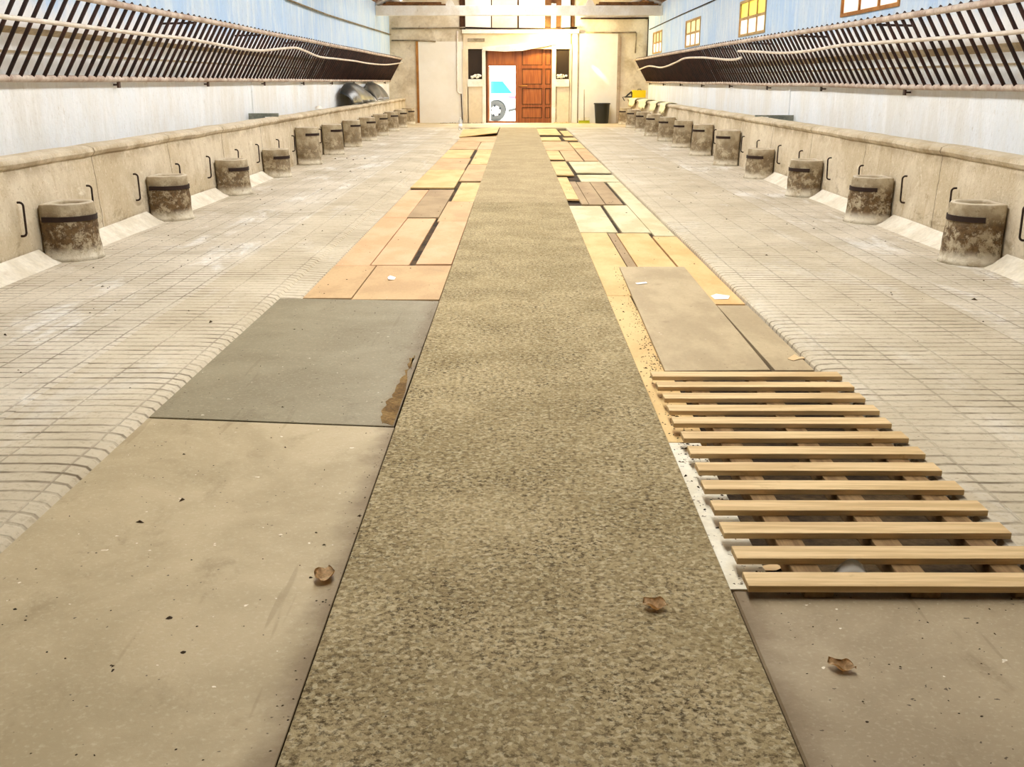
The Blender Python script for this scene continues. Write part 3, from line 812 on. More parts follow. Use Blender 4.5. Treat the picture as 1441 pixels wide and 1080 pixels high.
B([(771.5, 227), (796, 227), (807.5, 247.5), (780, 248)], 'yellow', 'raised yellow board against the walkway beside a black slot', tilt=.022)
B([(801, 227.5), (847, 227), (864, 242.7), (811, 245)], 'cream', 'broad cream board with a black gap under its front edge, right gutter', tilt=.015)
B([(814, 246), (865, 245.5), (875, 255.5), (816, 255.5)], 'cream', 'thin white crosswise board just in front of the broad cream board')
B([(765, 212), (785, 212), (795, 225.5), (771, 225.5)], 'yellow', 'small raised yellow board against the walkway, beyond the black slot', tilt=.02)
B([(787, 212), (811, 212), (819, 226.5), (797, 226.5)], 'tan', 'small tan board in the middle of the right gutter, beyond the black slot')
B([(811.5, 209.5), (828, 209.5), (845.5, 226.5), (819.5, 226.5)], 'tan', 'small tan board along the kerb, beyond the broad cream board')
B([(761, 199), (800.6, 199), (807, 211.5), (766, 211.5)], 'tan', 'tan board against the walkway, third row from far end, right gutter')
B([(801.5, 200), (817, 200), (826, 208.5), (807, 209)], 'yellow', 'small yellow board along the kerb, third row from far end, right gutter')
B([(758, 193), (787, 193), (789, 198), (760.5, 198)], 'yellow', 'crosswise yellow strip against the walkway at the far end of the right gutter')
B([(792, 193.5), (806, 193.5), (812, 198), (795, 198)], 'yellow', 'little yellow board along the kerb near the far end of the right gutter', tilt=.015)
B([(755, 180.5), (782.5, 180.5), (788.5, 190.5), (757, 190.5)], 'yellow', 'last yellow board against the walkway, far end of right gutter', tilt=.02)
B([(789, 184), (803, 184), (807.7, 191.5), (792, 191.5)], 'yellow', 'last small yellow board along the kerb, far end of right gutter', tilt=.01)
# clip to the gutter and pull overlapping neighbours apart
for b in boards:
    r = b['r']
    if r[1] < 0: r[0] = max(r[0], CL + .006); r[1] = min(r[1], GX[0] - .016)
    else: r[0] = max(r[0], GX[1] + .012); r[1] = min(r[1], CR - .006)
    if r[1] < 0 and r[0] < CL + .06: r[0] = CL + .006
    if r[0] > 0 and r[1] > CR - .06: r[1] = CR - .006
    r[3] = min(r[3], GEND - .02)
for it in range(3):
    for i, a in enumerate(boards):
        for c in boards[i + 1:]:
            A, Q = a['r'], c['r']
            ox = min(A[1], Q[1]) - max(A[0], Q[0]); oy = min(A[3], Q[3]) - max(A[2], Q[2])
            if ox > -.006 and oy > -.006:
                if ox < oy:
                    m_ = (min(A[1], Q[1]) + max(A[0], Q[0])) / 2
                    l, g = (A, Q) if A[0] + A[1] < Q[0] + Q[1] else (Q, A)
                    l[1] = min(l[1], m_ - .004); g[0] = max(g[0], m_ + .004)
                else:
                    m_ = (min(A[3], Q[3]) + max(A[2], Q[2])) / 2
                    l, g = (A, Q) if A[2] + A[3] < Q[2] + Q[3] else (Q, A)
                    l[3] = min(l[3], m_ - .005); g[2] = max(g[2], m_ + .005)
for b in boards:
    x0, x1, y0, y1 = b['r']
    a = random.uniform(-.0015, .0015)
    dz = [b['tilt'], b['tilt'] * random.uniform(.7, 1), 0, 0]
    pts = [(x0 + a, y0 + random.uniform(0, .006), dz[0]), (x1 + a, y0 + random.uniform(0, .006), dz[1]), (x1 - a, y1 - random.uniform(0, .006), dz[2]), (x0 - a, y1 - random.uniform(0, .006), dz[3])]
    th = .02 + random.uniform(0, .006)
    o = MB().prism(pts, GZ + .001, GZ + th, .002).build('cover_board', M[b['m']])
    tag(o, b['label'], 'board', 'boards covering the ' + ('left' if x1 < 0 else 'right') + ' gutter')

def quad_plate(quad, z, th, mat, name, label, cat, bevel=.004, group=None, z0=None):
    P = [pz(x, y, z) for x, y in quad]
    return tag(MB().prism([(p.x, p.y) for p in P], z - th if z0 is None else z0, z, bevel).build(name, M[mat]), label, cat, group)
# lifted board at the far end of the left gutter
P = [pz(646, 193, -.02), pz(703, 191, -.02), pz(706, 181.5, -.02), pz(652, 182.5, -.02)]
P[1].x = min(P[1].x, GX[0] - .02); P[2].x = min(P[2].x, GX[0] - .02)
tag(MB().prism([(P[0].x, P[0].y, .0), (P[1].x, P[1].y, .085), (P[2].x, P[2].y, .05), (P[3].x, P[3].y, 0)], -.034, -.012, .002).build('cover_board', M['yellow']), 'warped yellow board lifted at one corner, last in the left gutter', 'board', 'boards covering the left gutter')
# big plates of the left gutter
e1, e2 = pz(203, 588.5, -.02), pz(557, 601.5, -.02)
xr = GX[0] - .010
quadL = [(-CURB + .004, .9), (xr, .9), (xr - .0, e2.y), (-CURB + .004, e1.y)]
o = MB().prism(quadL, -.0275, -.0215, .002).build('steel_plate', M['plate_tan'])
tag(o, 'big dusty tan cover sheet filling the near left gutter', 'cover sheet')
f1, f2 = pz(388, 420, -.02), pz(612, 424, -.02)
quadG = [(-CURB + .004, e1.y + .018), (xr - .004, e2.y + .014), (xr + .002, f2.y), (-CURB + .012, f1.y)]
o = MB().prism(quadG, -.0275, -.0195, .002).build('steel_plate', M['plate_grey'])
tag(o, 'smooth grey cover sheet behind the big tan one in the left gutter', 'cover sheet')
# right: near scored slab
far = pz(1230, 832, -.012)
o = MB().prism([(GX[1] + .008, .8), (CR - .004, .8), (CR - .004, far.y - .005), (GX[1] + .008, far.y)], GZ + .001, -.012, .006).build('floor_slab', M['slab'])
tag(o, 'scored grey slab in the near right gutter, in front of the pallet', 'slab')
# big taupe sheet and its neighbour
zb = -.03
quad_plate([(936, 522), (1084, 520.5), (963, 375.5), (871.6, 375.5)], -.012, .016, 'taupe', 'cover_sheet', 'big taupe sheet laid over the boards just beyond the pallet', 'cover sheet', .002, z0=-.029)
P = [pz(1091, 521, -.02), pz(1168, 521, -.02), pz(1060, 428.5, -.02), pz(1010, 428.5, -.02)]
quad_plate([(1091, 521), (1146, 521), (1052, 430), (1009, 430)], -.026, .02, 'taupe', 'cover_sheet', 'narrow taupe sheet along the kerb, right of the black wedge gap', 'cover sheet', .002, z0=GZ + .001)
# strips left of the pallet
ya, yb = pz(720, 830, -.03).y + .01, pz(700, 622, -.03).y
struct_x = (GX[1] + .012, .81)
tag(MB().box(struct_x[0], struct_x[1], ya, yb - .003, GZ + .001, -.032, .002).build('cover_board', M['white_strip']), 'whitewashed narrow board littered with crumbs, left of the pallet', 'board', 'boards covering the right gutter')
yc = pz(846, 414.5, -.03).y
yd = min(yc, boards[17]['r'][2]) - .006
tag(MB().box(struct_x[0], struct_x[1] + .03, yb + .003, yd, GZ + .001, -.031, .002).build('cover_board', M['yellow']), 'narrow dirty yellow board between walkway and pallet top end', 'board', 'boards covering the right gutter')

# ------------------------------------------------------------------ pallet
ys_px = [529.5, 545, 560, 577, 596, 615.6, 638, 661.5, 688, 715.3, 746, 782.5, 824.5]
zt = .032
first = pz(727, ys_px[0], zt).y; last = pz(727, ys_px[-1], zt).y
pal = empty('pallet', (1.215, (first + last) / 2, GZ), 'long slatted wooden pallet lying in the right gutter', 'pallet')
O = Vector(pal.location)
pitch = (last - first) / 12
for i in range(13):
    y = first + pitch * i + random.uniform(-.004, .004)
    w = .096; x0 = .708 + random.uniform(-.006, .008); x1 = 1.678 + random.uniform(-.012, .008)
    rz = random.uniform(-.006, .006)
    mb = MB().box(x0, x1, y, y + w, zt - .022, zt, .002)
    bmesh.ops.rotate(mb.bm, verts=mb.bm.verts, cent=(1.2, y, 0), matrix=Matrix.Rotation(rz, 3, 'Z'))
    bmesh.ops.translate(mb.bm, verts=mb.bm.verts, vec=-O)
    mb.build('slat', M['slat'], pal)
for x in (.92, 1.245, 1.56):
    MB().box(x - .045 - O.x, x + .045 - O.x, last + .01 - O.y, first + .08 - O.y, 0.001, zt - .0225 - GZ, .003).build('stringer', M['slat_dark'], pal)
for k in range(4):
    y = last + .03 + (first - last - .05) * k / 3
    for x in (.78, 1.08, 1.40, 1.66):
        pass

# ------------------------------------------------------------------ litter
def curled_leaf(p, L, Wd, rz, label, mat='leaf', curl=1.1, name='dry_leaf'):
    mb = MB(); n, m = 12, 8; rows = []
    for i in range(n + 1):
        u = i / n; w = Wd * (math.sin(PI * min(1, u * 1.02 + .02)) ** .6 + .05)
        row = []
        for j in range(m + 1):
            v = j / m * 2 - 1
            a = v * curl
            x = (u - .5) * L; yy = w * .5 * math.sin(a) / max(.3, curl) * 1.4; z = w * .5 * (1 - math.cos(a)) / max(.3, curl) * 1.4
            z += .006 * math.sin(u * 9 + v * 2) + .012 * (u - .5) ** 2 * 4 + .004
            row.append(mb.bm.verts.new((x, yy + noise.noise(Vector((u * 5, v * 3, L * 40))) * .006, z)))
        rows.append(row)
    for i in range(n):
        for j in range(m): mb.bm.faces.new([rows[i][j], rows[i + 1][j], rows[i + 1][j + 1], rows[i][j + 1]]).smooth = True
    bmesh.ops.solidify(mb.bm, geom=list(mb.bm.faces), thickness=.0012)
    zmin = min(v.co.z for v in mb.bm.verts)
    bmesh.ops.translate(mb.bm, verts=mb.bm.verts, vec=(0, 0, -zmin))
    bmesh.ops.rotate(mb.bm, verts=mb.bm.verts, cent=(0, 0, 0), matrix=Matrix.Rotation(rz, 3, 'Z'))
    bmesh.ops.translate(mb.bm, verts=mb.bm.verts, vec=p)
    return tag(mb.build(name, M[mat]), label, 'leaf', 'dry leaves')
curled_leaf(pz(922, 857, 0), .075, .05, -.35, 'curled brown leaf alone on the concrete walkway', curl=1.05)
q = pz(486, 816, -.024); curled_leaf(Vector((GX[0] - .06, q.y, -.0214)), .10, .055, 1.5, 'crumpled leaf in the crack between tan sheet and walkway')
curled_leaf(pz(1184, 943, -.012), .075, .04, -.5, 'small curled leaf on the scored grey slab', curl=1.0)
def flake(poly, z, mat, name, label, cat='scrap', th=.002, warp=.006):
    P = [pz(x, y, z) for x, y in poly]
    return tag(MB().prism([(p.x, p.y, random.uniform(0, warp)) for p in P], z + .0005, z + th).build(name, M[mat]), label, cat)
flake([(1108, 506), (1118, 500), (1124, 503), (1146, 502), (1144, 505), (1126, 506), (1116, 508.5)], -.026, 'card', 'paper_scrap', 'torn strip of card on the narrow taupe sheet')
flake([(1000, 417), (1008, 415), (1027, 417), (1025, 422), (1006, 422)], -.031, 'paper', 'paper_scrap', 'white paper scrap on the long orange-yellow board')
flake([(894, 399), (909, 398), (911, 400), (897, 401)], -.012, 'paper', 'paper_scrap', 'thin pale scrap on the big taupe sheet')
flake([(545, 391), (549, 389), (557, 391), (555, 394), (547, 395)], -.031, 'paper', 'paper_scrap', 'little white scrap on the wide dusty tan board', warp=.008)
# things under the pallet slats
p = pz(1168, 797, -.005) + Vector((.055, -.058, 0))
mb = MB(); rows = []
for i in range(9):
    u = i / 8
    rows.append([mb.bm.verts.new((p.x - .06 + .13 * u, p.y - .012 + .05 * v - .012 * u, GZ + .004 + .082 * math.sin(PI * u) ** .7 * (.45 + v * .55) + .002)) for v in (0, .5, 1)])
for i in range(8):
    for j in range(2): mb.bm.faces.new([rows[i][j], rows[i + 1][j], rows[i + 1][j + 1], rows[i][j + 1]]).smooth = True
bmesh.ops.solidify(mb.bm, geom=list(mb.bm.faces), thickness=.0015)
tag(mb.build('plastic_scrap', M['paper']), 'curved white plastic scrap under the nearest pallet slats', 'scrap')
flake([(1068, 799), (1090, 796), (1102, 800), (1092, 806), (1070, 805)], GZ + .002, 'card', 'card_scrap', 'tan card scrap lying under the front left end of the pallet')

def crumbs(name, label, n, sampler, size, mat='crumb'):
    mb = MB()
    for _ in range(n):
        x, y, z = sampler(); r = size * random.uniform(.4, 1.5) ** 1.6
        a = random.uniform(0, PI); e = random.uniform(.5, 1)
        if random.random() < .12: e *= .35; r *= 1.9
        pts = []
        m = 6
        for k in range(m):
            t = 2 * PI * k / m; rr = r * random.uniform(.6, 1.1)
            dx, dy = rr * math.cos(t), rr * e * math.sin(t)
            pts.append((x + dx * math.cos(a) - dy * math.sin(a), y + dx * math.sin(a) + dy * math.cos(a)))
        b = [mb.bm.verts.new((px_, py_, z + .0002)) for px_, py_ in pts]
        c = mb.bm.verts.new((x, y, z + r * .55))
        for k in range(m): mb.bm.faces.new([b[k], b[(k + 1) % m], c])
    return tag(mb.build(name, M[mat]), label, 'crumbs', kind='stuff')
ru = random.uniform
def s_strip():
    t = random.random() ** 1.1
    y = ya + (yd - ya) * (t if random.random() < .45 else ru(.2, .62)); 
    x = struct_x[0] + abs(random.gauss(.09, .045)); x = min(max(x, struct_x[0] + .01), .80)
    return x, y, -.0315
crumbs('dirt_crumbs', 'dark crumbs scattered on the strip left of the pallet', 520, s_strip, .0045)
def s_left():
    y = 2.0 + (f1.y - 2.0) * random.random()
    if random.random() < .45: x = xr - abs(random.gauss(0, .03)) - .005
    else: x = ru(-CURB + .03, xr - .02)
    return x, y, (-.0213 if y < min(e1.y, e2.y) - .02 else -.0193)
crumbs('dirt_crumbs', 'fine dark crumbs scattered over the left cover sheets', 380, s_left, .0028)
def s_sheet():
    y = ru(pz(936, 520, -.012).y, pz(872, 376, -.012).y)
    return .80 + abs(random.gauss(0, .05)) * (1 if random.random() < .7 else 4), y, -.0118
PA, PB = pz(936, 522, -.03), pz(871.6, 375.5, -.03)
def s_edge():
    t = random.random(); y = PA.y + (PB.y - PA.y) * t; x = PA.x + (PB.x - PA.x) * t - abs(random.gauss(0, .025)) - .008
    return max(x, GX[1] + .02), y, -.0305
def s_tw():
    return ru(-CURB + .1, xr - .05), ru(2.1, e1.y - .05), -.0213
crumbs('dirt_crumbs', 'larger dark chips and twigs on the big tan cover sheet', 26, s_tw, .007)
crumbs('dirt_crumbs', 'dark grit gathered along the left edge of the big taupe sheet', 260, s_edge, .004)
crumbs('dirt_crumbs', 'pale and dark grit over the scored grey slab', 150, lambda: (ru(.72, 1.68), ru(1.8, far.y - .03), -.0118), .0027)
crumbs('dirt_crumbs', 'bits of straw and grit on the left grooved floor', 160, lambda: (-ru(1.9, 3.8), ru(5, 22), .003), .008)
crumbs('dirt_crumbs', 'bits of straw and grit on the right grooved floor', 150, lambda: (ru(1.9, 3.8), ru(5, 22), .003), .008)
crumbs('dirt_crumbs', 'crumbs and twigs on the concrete walkway', 90, lambda: (ru(GX[0] + .03, GX[1] - .03), ru(2.1, 10), .0008), .0026)
def s_boards():
    b = random.choice(boards[:30]); r = b['r']
    return ru(r[0] + .02, r[1] - .02), ru(r[2] + .04, r[3] - .04), GZ + .026 + b['tilt']
crumbs('dirt_crumbs', 'dark grit on the wooden gutter covers', 130, s_boards, .0055)
# brown damp muck wedge at the corner of the grey plate
base = [(536, 596), (559, 600.5), (565, 570), (575, 528), (583, 500), (577, 505), (566, 530), (552, 556), (540, 572)]
out = []
for i, (x, y) in enumerate(base):
    x2, y2 = base[(i + 1) % len(base)]
    for k in range(6):
        t = k / 6
        w = noise.noise(Vector(((x + (x2 - x) * t) * .23, (y + (y2 - y) * t) * .23, 3))) * 7
        out.append(pz(x + (x2 - x) * t + w, y + (y2 - y) * t + w * .5, -.0195))
P = [Vector((min(p.x, xr - .008), min(max(p.y, e2.y + .02), f2.y - .02), p.z)) for p in out]
mb = MB(); mb.prism([(p.x, p.y) for p in P], -.0194, -.0183)
tag(mb.build('dirt_patch', M['dirt']), 'brown muck in the corner of the grey cover sheet beside the walkway', 'dirt', kind='stuff')

# ------------------------------------------------------------------ end wall fittings
def ebox(mb, x0, x1, y0, y1, ya_, yb_, **k):
    a, b = pY(x0, y1, ya_), pY(x1, y0, ya_)
    return mb.box(a.x, b.x, ya_, yb_, a.z, b.z, **k)
def lbox(px0, px1, py0, py1, d0, d1, O=None, **k):
    """box on the end wall from pixel bounds; d0..d1 distance out from the wall"""
    Y = YW - d1
    a, b = pY(px0, py1, Y), pY(px1, py0, Y)
    mb = MB(); mb.box(a.x, b.x, Y, YW - d0, max(a.z, 0.0), b.z, **k)
    if O is not None: bmesh.ops.translate(mb.bm, verts=mb.bm.verts, vec=-Vector(O))
    return mb
tag(lbox(591, 652, 58.5, 174.5, .0, .05).build('wall_board', M['panel']), 'big smooth cream board on the end wall, left of the gate', 'wall board', 'end wall boards')
tag(lbox(587.6, 590.6, 57, 174.5, .0, .045).build('batten', M['brown_strip']), 'thin brown batten edging the left cream board', 'batten', 'battens')
tag(lbox(804, 870, 46.5, 174.5, .0, .05).build('wall_board', M['panel']), 'big smooth pale board on the end wall, behind the black bin', 'wall board', 'end wall boards')
tag(lbox(870.3, 873.6, 51, 174, .0, .045).build('batten', M['brown_strip']), 'ochre batten edging the right pale board', 'batten', 'battens')
# gate surround: lintel, jambs, sagging fascia
o = Vector((pY(727, 172, YW).x, YW, 0))
sur = empty('gate_surround', o, 'cream surround with side lights framing the brown gate', 'door surround')
lbox(650, 815, 41.5, 47, .0, .16, o).build('lintel', M['white_paint'], sur)
lbox(652, 803, 47, 69, .0, .08, o).build('fascia', M['surround'], sur)
lbox(652, 658.5, 69, 174, .0, .08, o).build('jamb', M['surround'], sur)
lbox(658.5, 679, 122, 174, .0, .08, o).build('jamb_panel', M['surround'], sur)
lbox(783.5, 801, 122, 174, .0, .08, o).build('jamb_panel', M['surround'], sur)
lbox(801, 805, 62, 174, .0, .08, o).build('jamb', M['surround'], sur)
lbox(679, 683, 70, 174, .0, .12, o).build('post', M['white_paint'], sur)
lbox(776, 782.5, 64, 174, .0, .12, o).build('post', M['white_paint'], sur)
for a, b, t0 in ((658.5, 679, 69), (782.5, 801, 64)):
    lbox(a, b, t0, 111.5, .0, .03, o).build('side_light', M['dark_glass'], sur)
    lbox(a - .5, b, 111.5, 122, .0, .14, o).build('sill', M['white_paint'], sur)
mb = MB(); Y = YW - .15
pts = [pY(x, y, Y) for x, y in [(679, 66), (700, 64), (782, 58), (782, 62), (735, 71.5), (710, 72.5), (679, 71)]]
n = len(pts); vs = [(p.x - o.x, Y - o.y, p.z) for p in pts] + [(p.x - o.x, YW - .04 - o.y, p.z) for p in pts]
mb.poly(vs, [tuple(range(n)), tuple(reversed(range(n, 2 * n)))] + [(i, i + n, (i + 1) % n + n, (i + 1) % n) for i in range(n)])
bmesh.ops.recalc_face_normals(mb.bm, faces=mb.bm.faces)
mb.build('sagging_valance', M['white_paint'], sur)
lbox(658, 682, 54, 58.5, .08, .10, o).build('vent_plate', M['conduit'], sur)
# pale bunches on the sills
for px_, lab in ((668, 'pale dried bunch on the sill left of the gate'), (791, 'pale dried bunch on the sill right of the gate')):
    mb = MB()
    c = pY(px_, 107, YW - .09)
    for k in range(14):
        r = ru(.03, .05)
        mm = Matrix.Translation((c.x + random.gauss(0, .07), YW - .11 + ru(-.015, .015), c.z + ru(-.05, .06)))
        bmesh.ops.create_icosphere(mb.bm, subdivisions=2, radius=r, matrix=mm)
    zs = pY(px_, 111.5, YW - .14).z
    mz = min(v.co.z for v in mb.bm.verts)
    bmesh.ops.translate(mb.bm, verts=mb.bm.verts, vec=(0, 0, zs - mz + .022))
    for v in mb.bm.verts: v.co += noise.noise_vector(v.co * 22) * .02
    tag(mb.build('dried_bunch', M['white_paint'], smooth=True), lab, 'bunch', 'dried bunches on the sills')

# gate leaves (doors of the room)
zt_ = pY(727, 64, YW).z
def gx(p, y=140): return pY(p, y, YW + .06).x
leaf = MB()
yA, yB = YW + .06, YW + .11
wx0, wx1 = gx(688), gx(725.3)
z93, z170, z72 = pY(727, 93, yA).z, pY(727, 170.5, yA).z, pY(727, 60, yA).z
mb = MB()
mb.box(gx(683), wx0, yA, yB, .0, z72); mb.box(wx1, gx(733), yA, yB, 0, z72)
mb.box(wx0, wx1, yA, yB, z93, z93 + .05); mb.box(wx0, wx1, yA, yB, 0, z170)
d1 = struct(mb, 'door_1', M['gate']); d1['label'] = 'left gate leaf with an open wicket'
o1 = Vector(d1.location)
def rel(mb, O):
    bmesh.ops.translate(mb.bm, verts=mb.bm.verts, vec=-O); return mb
rel(MB().box(wx0, wx1, yA + .02, yB, z93 + .05, z72), o1).build('panel', M['gate_pan'], d1)
rel(MB().box(gx(683), wx0 - .05, yA - .01, yA, 0, z72), o1).build('dark_stile', M['gate_dark'], d1)
wl = rel(MB().box(wx0, wx0 + .05, yB + .01, yB + .85, z170 + .01, z93 - .01), o1).build('wicket_leaf', M['white_paint'], d1)
wl['label'] = 'white wicket door standing open outward'
mb = MB()
rails = [(60, 64), (92, 96.5), (119, 124), (147.5, 151), (166.5, 174)]
rz_ = [(pY(727, b, yA).z, pY(727, a, yA).z) for a, b in rails]
rz_[-1] = (0.0, rz_[-1][1])
stl = [(733, 734.5), (763, 767), (774.5, 777)]
for a, b in stl: mb.box(gx(a), gx(b), yA, yB, 0, z72)
spans = [(gx(734.5), gx(763)), (gx(767), gx(774.5))]
for (a, b) in spans:
    for (z0, z1) in rz_: mb.box(a, b, yA, yB, z0, z1)
d2 = struct(mb, 'door_2', M['gate']); d2['label'] = 'right gate leaf of square brown panels'
o2 = Vector(d2.location)
for (a, b) in spans:
    for k in range(4):
        z1, z0 = rz_[k][0], rz_[k + 1][1]
        rel(MB().box(a - .01, b + .01, yA + .025, yB - .005, z0 - .01, z1 + .01), o2).build('panel', M['gate_pan'], d2)
        g = .028; mo = MB(); ym = yA + .008
        mo.box(a, b, ym, yA + .03, z1 - g, z1); mo.box(a, b, ym, yA + .03, z0, z0 + g); mo.box(a, a + g, ym, yA + .03, z0 + g, z1 - g); mo.box(b - g, b, ym, yA + .03, z0 + g, z1 - g)
        rel(mo, o2).build('moulding_and_recess_shade', M['gate_dark'], d2)  # dark moulding, also standing in for shading the recesses lack
rel(MB().box(gx(726.5), gx(733), yA - .012, yA - .001, 0, z72), o2).build('meeting_stile', M['gate'], d2)
lk = rel(MB().tube([(gx(730), yA - .03, pY(727, 121, yA).z), (gx(742), yA - .03, pY(727, 121, yA).z)], .02, 8), o2).build('latch', M['brown_strip'], d2)

# pipes and cables on the end wall
def wallpipe(pts, r, mat, label, d=.07, cat='pipe', name='pipe', Y=None):
    P = [pY(x, y, YW - d) for x, y in pts]
    for p in P: p.z = max(p.z, 0)
    return tag(MB().tube(P, r, 8).build(name, M[mat]), label, cat)
wallpipe([(551, 40.2), (600, 40), (650, 39), (655, 38.5)], .03, 'conduit', 'grey pipe running level across the upper left of the end wall')
wallpipe([(655, 39), (700, 40.3), (760, 40.5), (812, 39.3)], .032, 'rust', 'dark twisted pipe resting above the gate lintel', d=.145)
wallpipe([(551, 57), (590, 57), (613, 58.5)], .026, 'conduit', 'short grey pipe at the top edge of the left cream board')
wallpipe([(643.5, 44), (643.5, 128), (645.5, 131), (649, 132)], .028, 'pipe', 'pale downpipe on the left cream board beside the gate', d=.08)
wallpipe([(649, 132), (650.2, 160), (650.8, 173)], .018, 'rust', 'dark thin cable hanging from the pale downpipe to the floor', d=.115, cat='cable', name='cable_on_wall')
wallpipe([(813.5, 44), (813.3, 110), (812.5, 174)], .015, 'conduit', 'thin grey cable hanging straight down right of the gate', d=.07, cat='cable', name='cable_on_wall')
wallpipe([(817, 26), (870, 26), (913, 25.5)], .03, 'rust', 'dark pipe running level below the tie beam on the right', d=.08)
wallpipe([(912.5, 27), (912.0, 55), (910.5, 80)], .024, 'rust', 'dark pipe dropping down the right corner', d=.08)
wallpipe([(824, 45.5), (870, 46), (895, 45.5), (895.5, 47), (894, 75)], .026, 'conduit', 'grey bent pipe above the right pale board', d=.08)
mb = MB().tube([pX(404, -1, -4.585), pX(460, 20.5, -4.585), pX(551, 49, -4.585)], .02, 8)
tag(mb.build('pipe', M['conduit']), 'grey pipe climbing along the upper left wall', 'pipe')
mb = MB().tube([pX(1010, -2, 4.76), pX(960, 20, 4.76), pX(914, 41.6, 4.76)], .014, 8)
tag(mb.build('cable_on_wall', M['rust']), 'dark cable along the top of the right wall above the windows', 'cable')
# boarded shutters above the gate
for k, (a, b) in enumerate([(655, 690.5), (692.5, 728), (730.5, 767), (790, 803)]):
    tag(lbox(a, b, -14, 41.3, .05, .10).build('shutter_panel', M['panel'] if k != 1 else M['surround']), ['leftmost pale shutter panel above the gate', 'second pale shutter panel above the gate', 'third pale shutter panel above the gate, left of the glowing lamp', 'narrow pale shutter panel right of the glowing lamp'][k], 'shutter panel', 'shutter panels above the gate')
struct(lbox(647, 808.5, -16, 41.4, .0, .045), 'trim_3', M['dark_gap'])
# lamp
a, b = pY(779, 37.5, YW - .2), pY(779, 6, YW - .2)
lamp = empty('tube_lamp', (a.x, YW - .12, a.z), 'glowing warm tube lamp standing upright above the gate', 'lamp')
O = Vector(lamp.location)
MB().lathe([(.001, 0.0), (.07, 0.0), (.07, b.z - a.z), (.001, b.z - a.z)], seg=14, off=(0, -.08, 0)).build('tube', M['lamp'], lamp)
MB().box(-.08, .08, -.012, .02, -.03, b.z - a.z + .03).build('back_plate', M['white_paint'], lamp)

# roof trusses
YT = 37.0
def truss(Y, label):
    zb_, ztp = pY(727, 22, 37.0).z, pY(727, 8, 37.0).z
    t = empty('roof_truss', (0, Y, zb_), label, 'roof truss', 'roof trusses')
    MB().box(XL + .075, XR - .075, -.12, .12, 0, ztp - zb_, .01).build('tie_beam', M['white_paint'], t)
    zz = ztp - zb_
    for px_ in (633, 830):
        x = pY(px_, 5, 37.0).x
        ztop = EAVE + (5.3 - abs(x)) * sl - zb_ - .12
        mb = MB(); mb.poly([(x - .16, -.08, zz), (x + .16, -.08, zz), (x + .07, -.08, zz + .18), (x + .07, -.08, ztop), (x - .07, -.08, ztop), (x - .07, -.08, zz + .18)] + [(x - .16, .08, zz), (x + .16, .08, zz), (x + .07, .08, zz + .18), (x + .07, .08, ztop), (x - .07, .08, ztop), (x - .07, .08, zz + .18)],
            [tuple(range(6)), tuple(reversed(range(6, 12)))] + [(i, i + 6, (i + 1) % 6 + 6, (i + 1) % 6) for i in range(6)])
        bmesh.ops.recalc_face_normals(mb.bm, faces=mb.bm.faces)
        mb.build('post', M['white_paint'], t)
    for s in (-1, 1):
        X = (4.6 if s < 0 else 4.75) * s
        MB().tube([(X, 0, EAVE - zb_ - .05), (.85 * s, 0, RIDGE - zb_ - .12)], .09, 4).build('rafter', M['white_paint'], t)
        MB().tube([(3.5 * s, .0, zz), (4.3 * s, .0, zz + .28)], .05, 4).build('strut', M['white_paint'], t)
    return t
truss(YT, 'white timber tie beam truss spanning the far end above the gate')
truss(26.5, 'white timber truss high above the middle of the aisle')
for a, b, lab in ((540, 628, 'brown planks laid on the tie beam, left'), (838, 925, 'brown planks laid on the tie beam, right')):
    x0, x1 = pY(a, 5, YT + .2).x, pY(b, 5, YT + .2).x
    z = pY(727, 8, 37.0).z
    mb = MB()
    mb.box(x0, x1, YT - .1, YT + .1, z + .001, z + .05)
    mb.box(x0 + .1, x1 - .15, YT - .09, YT + .1, z + .052, z + .11)
    tag(mb.build('plank_stack', M['roof_wood']), lab, 'planks', 'planks on the tie beam')

# ------------------------------------------------------------------ bin, dustpan, bottle, debris
p = pz(847, 174.5, 0)
p.y = YW - .42
k_ = 1.0
rt_ = (pY(858.5, 146, p.y).x - pY(835, 146, p.y).x) / 2
hb = pY(847, 145, p.y).z
bx = pY(847, 160, p.y).x
bn = empty('rubbish_bin', (bx, p.y, 0), 'black plastic bin standing against the end wall', 'bin')
MB().lathe([(.001, 0), (rt_ * .76, 0), (rt_ * .78, .02), (rt_ * .93, hb - .04), (rt_ * .93, hb - .02), (rt_ * .88, hb - .02), (rt_ * .74, .05), (.001, .05)], seg=28).build('bucket', M['black_plastic'], bn)
MB().lathe([(rt_ * .89, hb - .045), (rt_, hb - .045), (rt_, hb), (rt_ * .89, hb)], seg=28).build('rim', M['black_plastic'], bn)
dx, dy = pY(822, 170, YW - .4).x, YW - .4
dp = empty('dustpan', (dx, dy, 0), 'long-handled dustpan with lime pan right of the gate', 'dustpan')
MB().tube([(.0, .0, .10), (-.015, .05, pY(822, 126, YW - .35).z)], .014, 8).build('handle', M['conduit'], dp)
mb = MB(); mb.box(-.2, .2, -.10, .12, 0, .012); mb.box(-.2, .2, .105, .125, .012, .15); mb.box(-.2, -.188, -.08, .105, .012, .09); mb.box(.188, .2, -.08, .105, .012, .09)
mb.build('pan', M['green_pl'], dp)
MB().box(-.19, .19, .06, .10, .10, .22, .01).build('hood', M['white_paint'], dp)
q = pz(648, 183, 0)
bt = empty('water_bottle', (q.x, q.y, 0), 'clear plastic bottle with white label standing on the floor', 'bottle')
hh = pY(648, 165.5, q.y).z
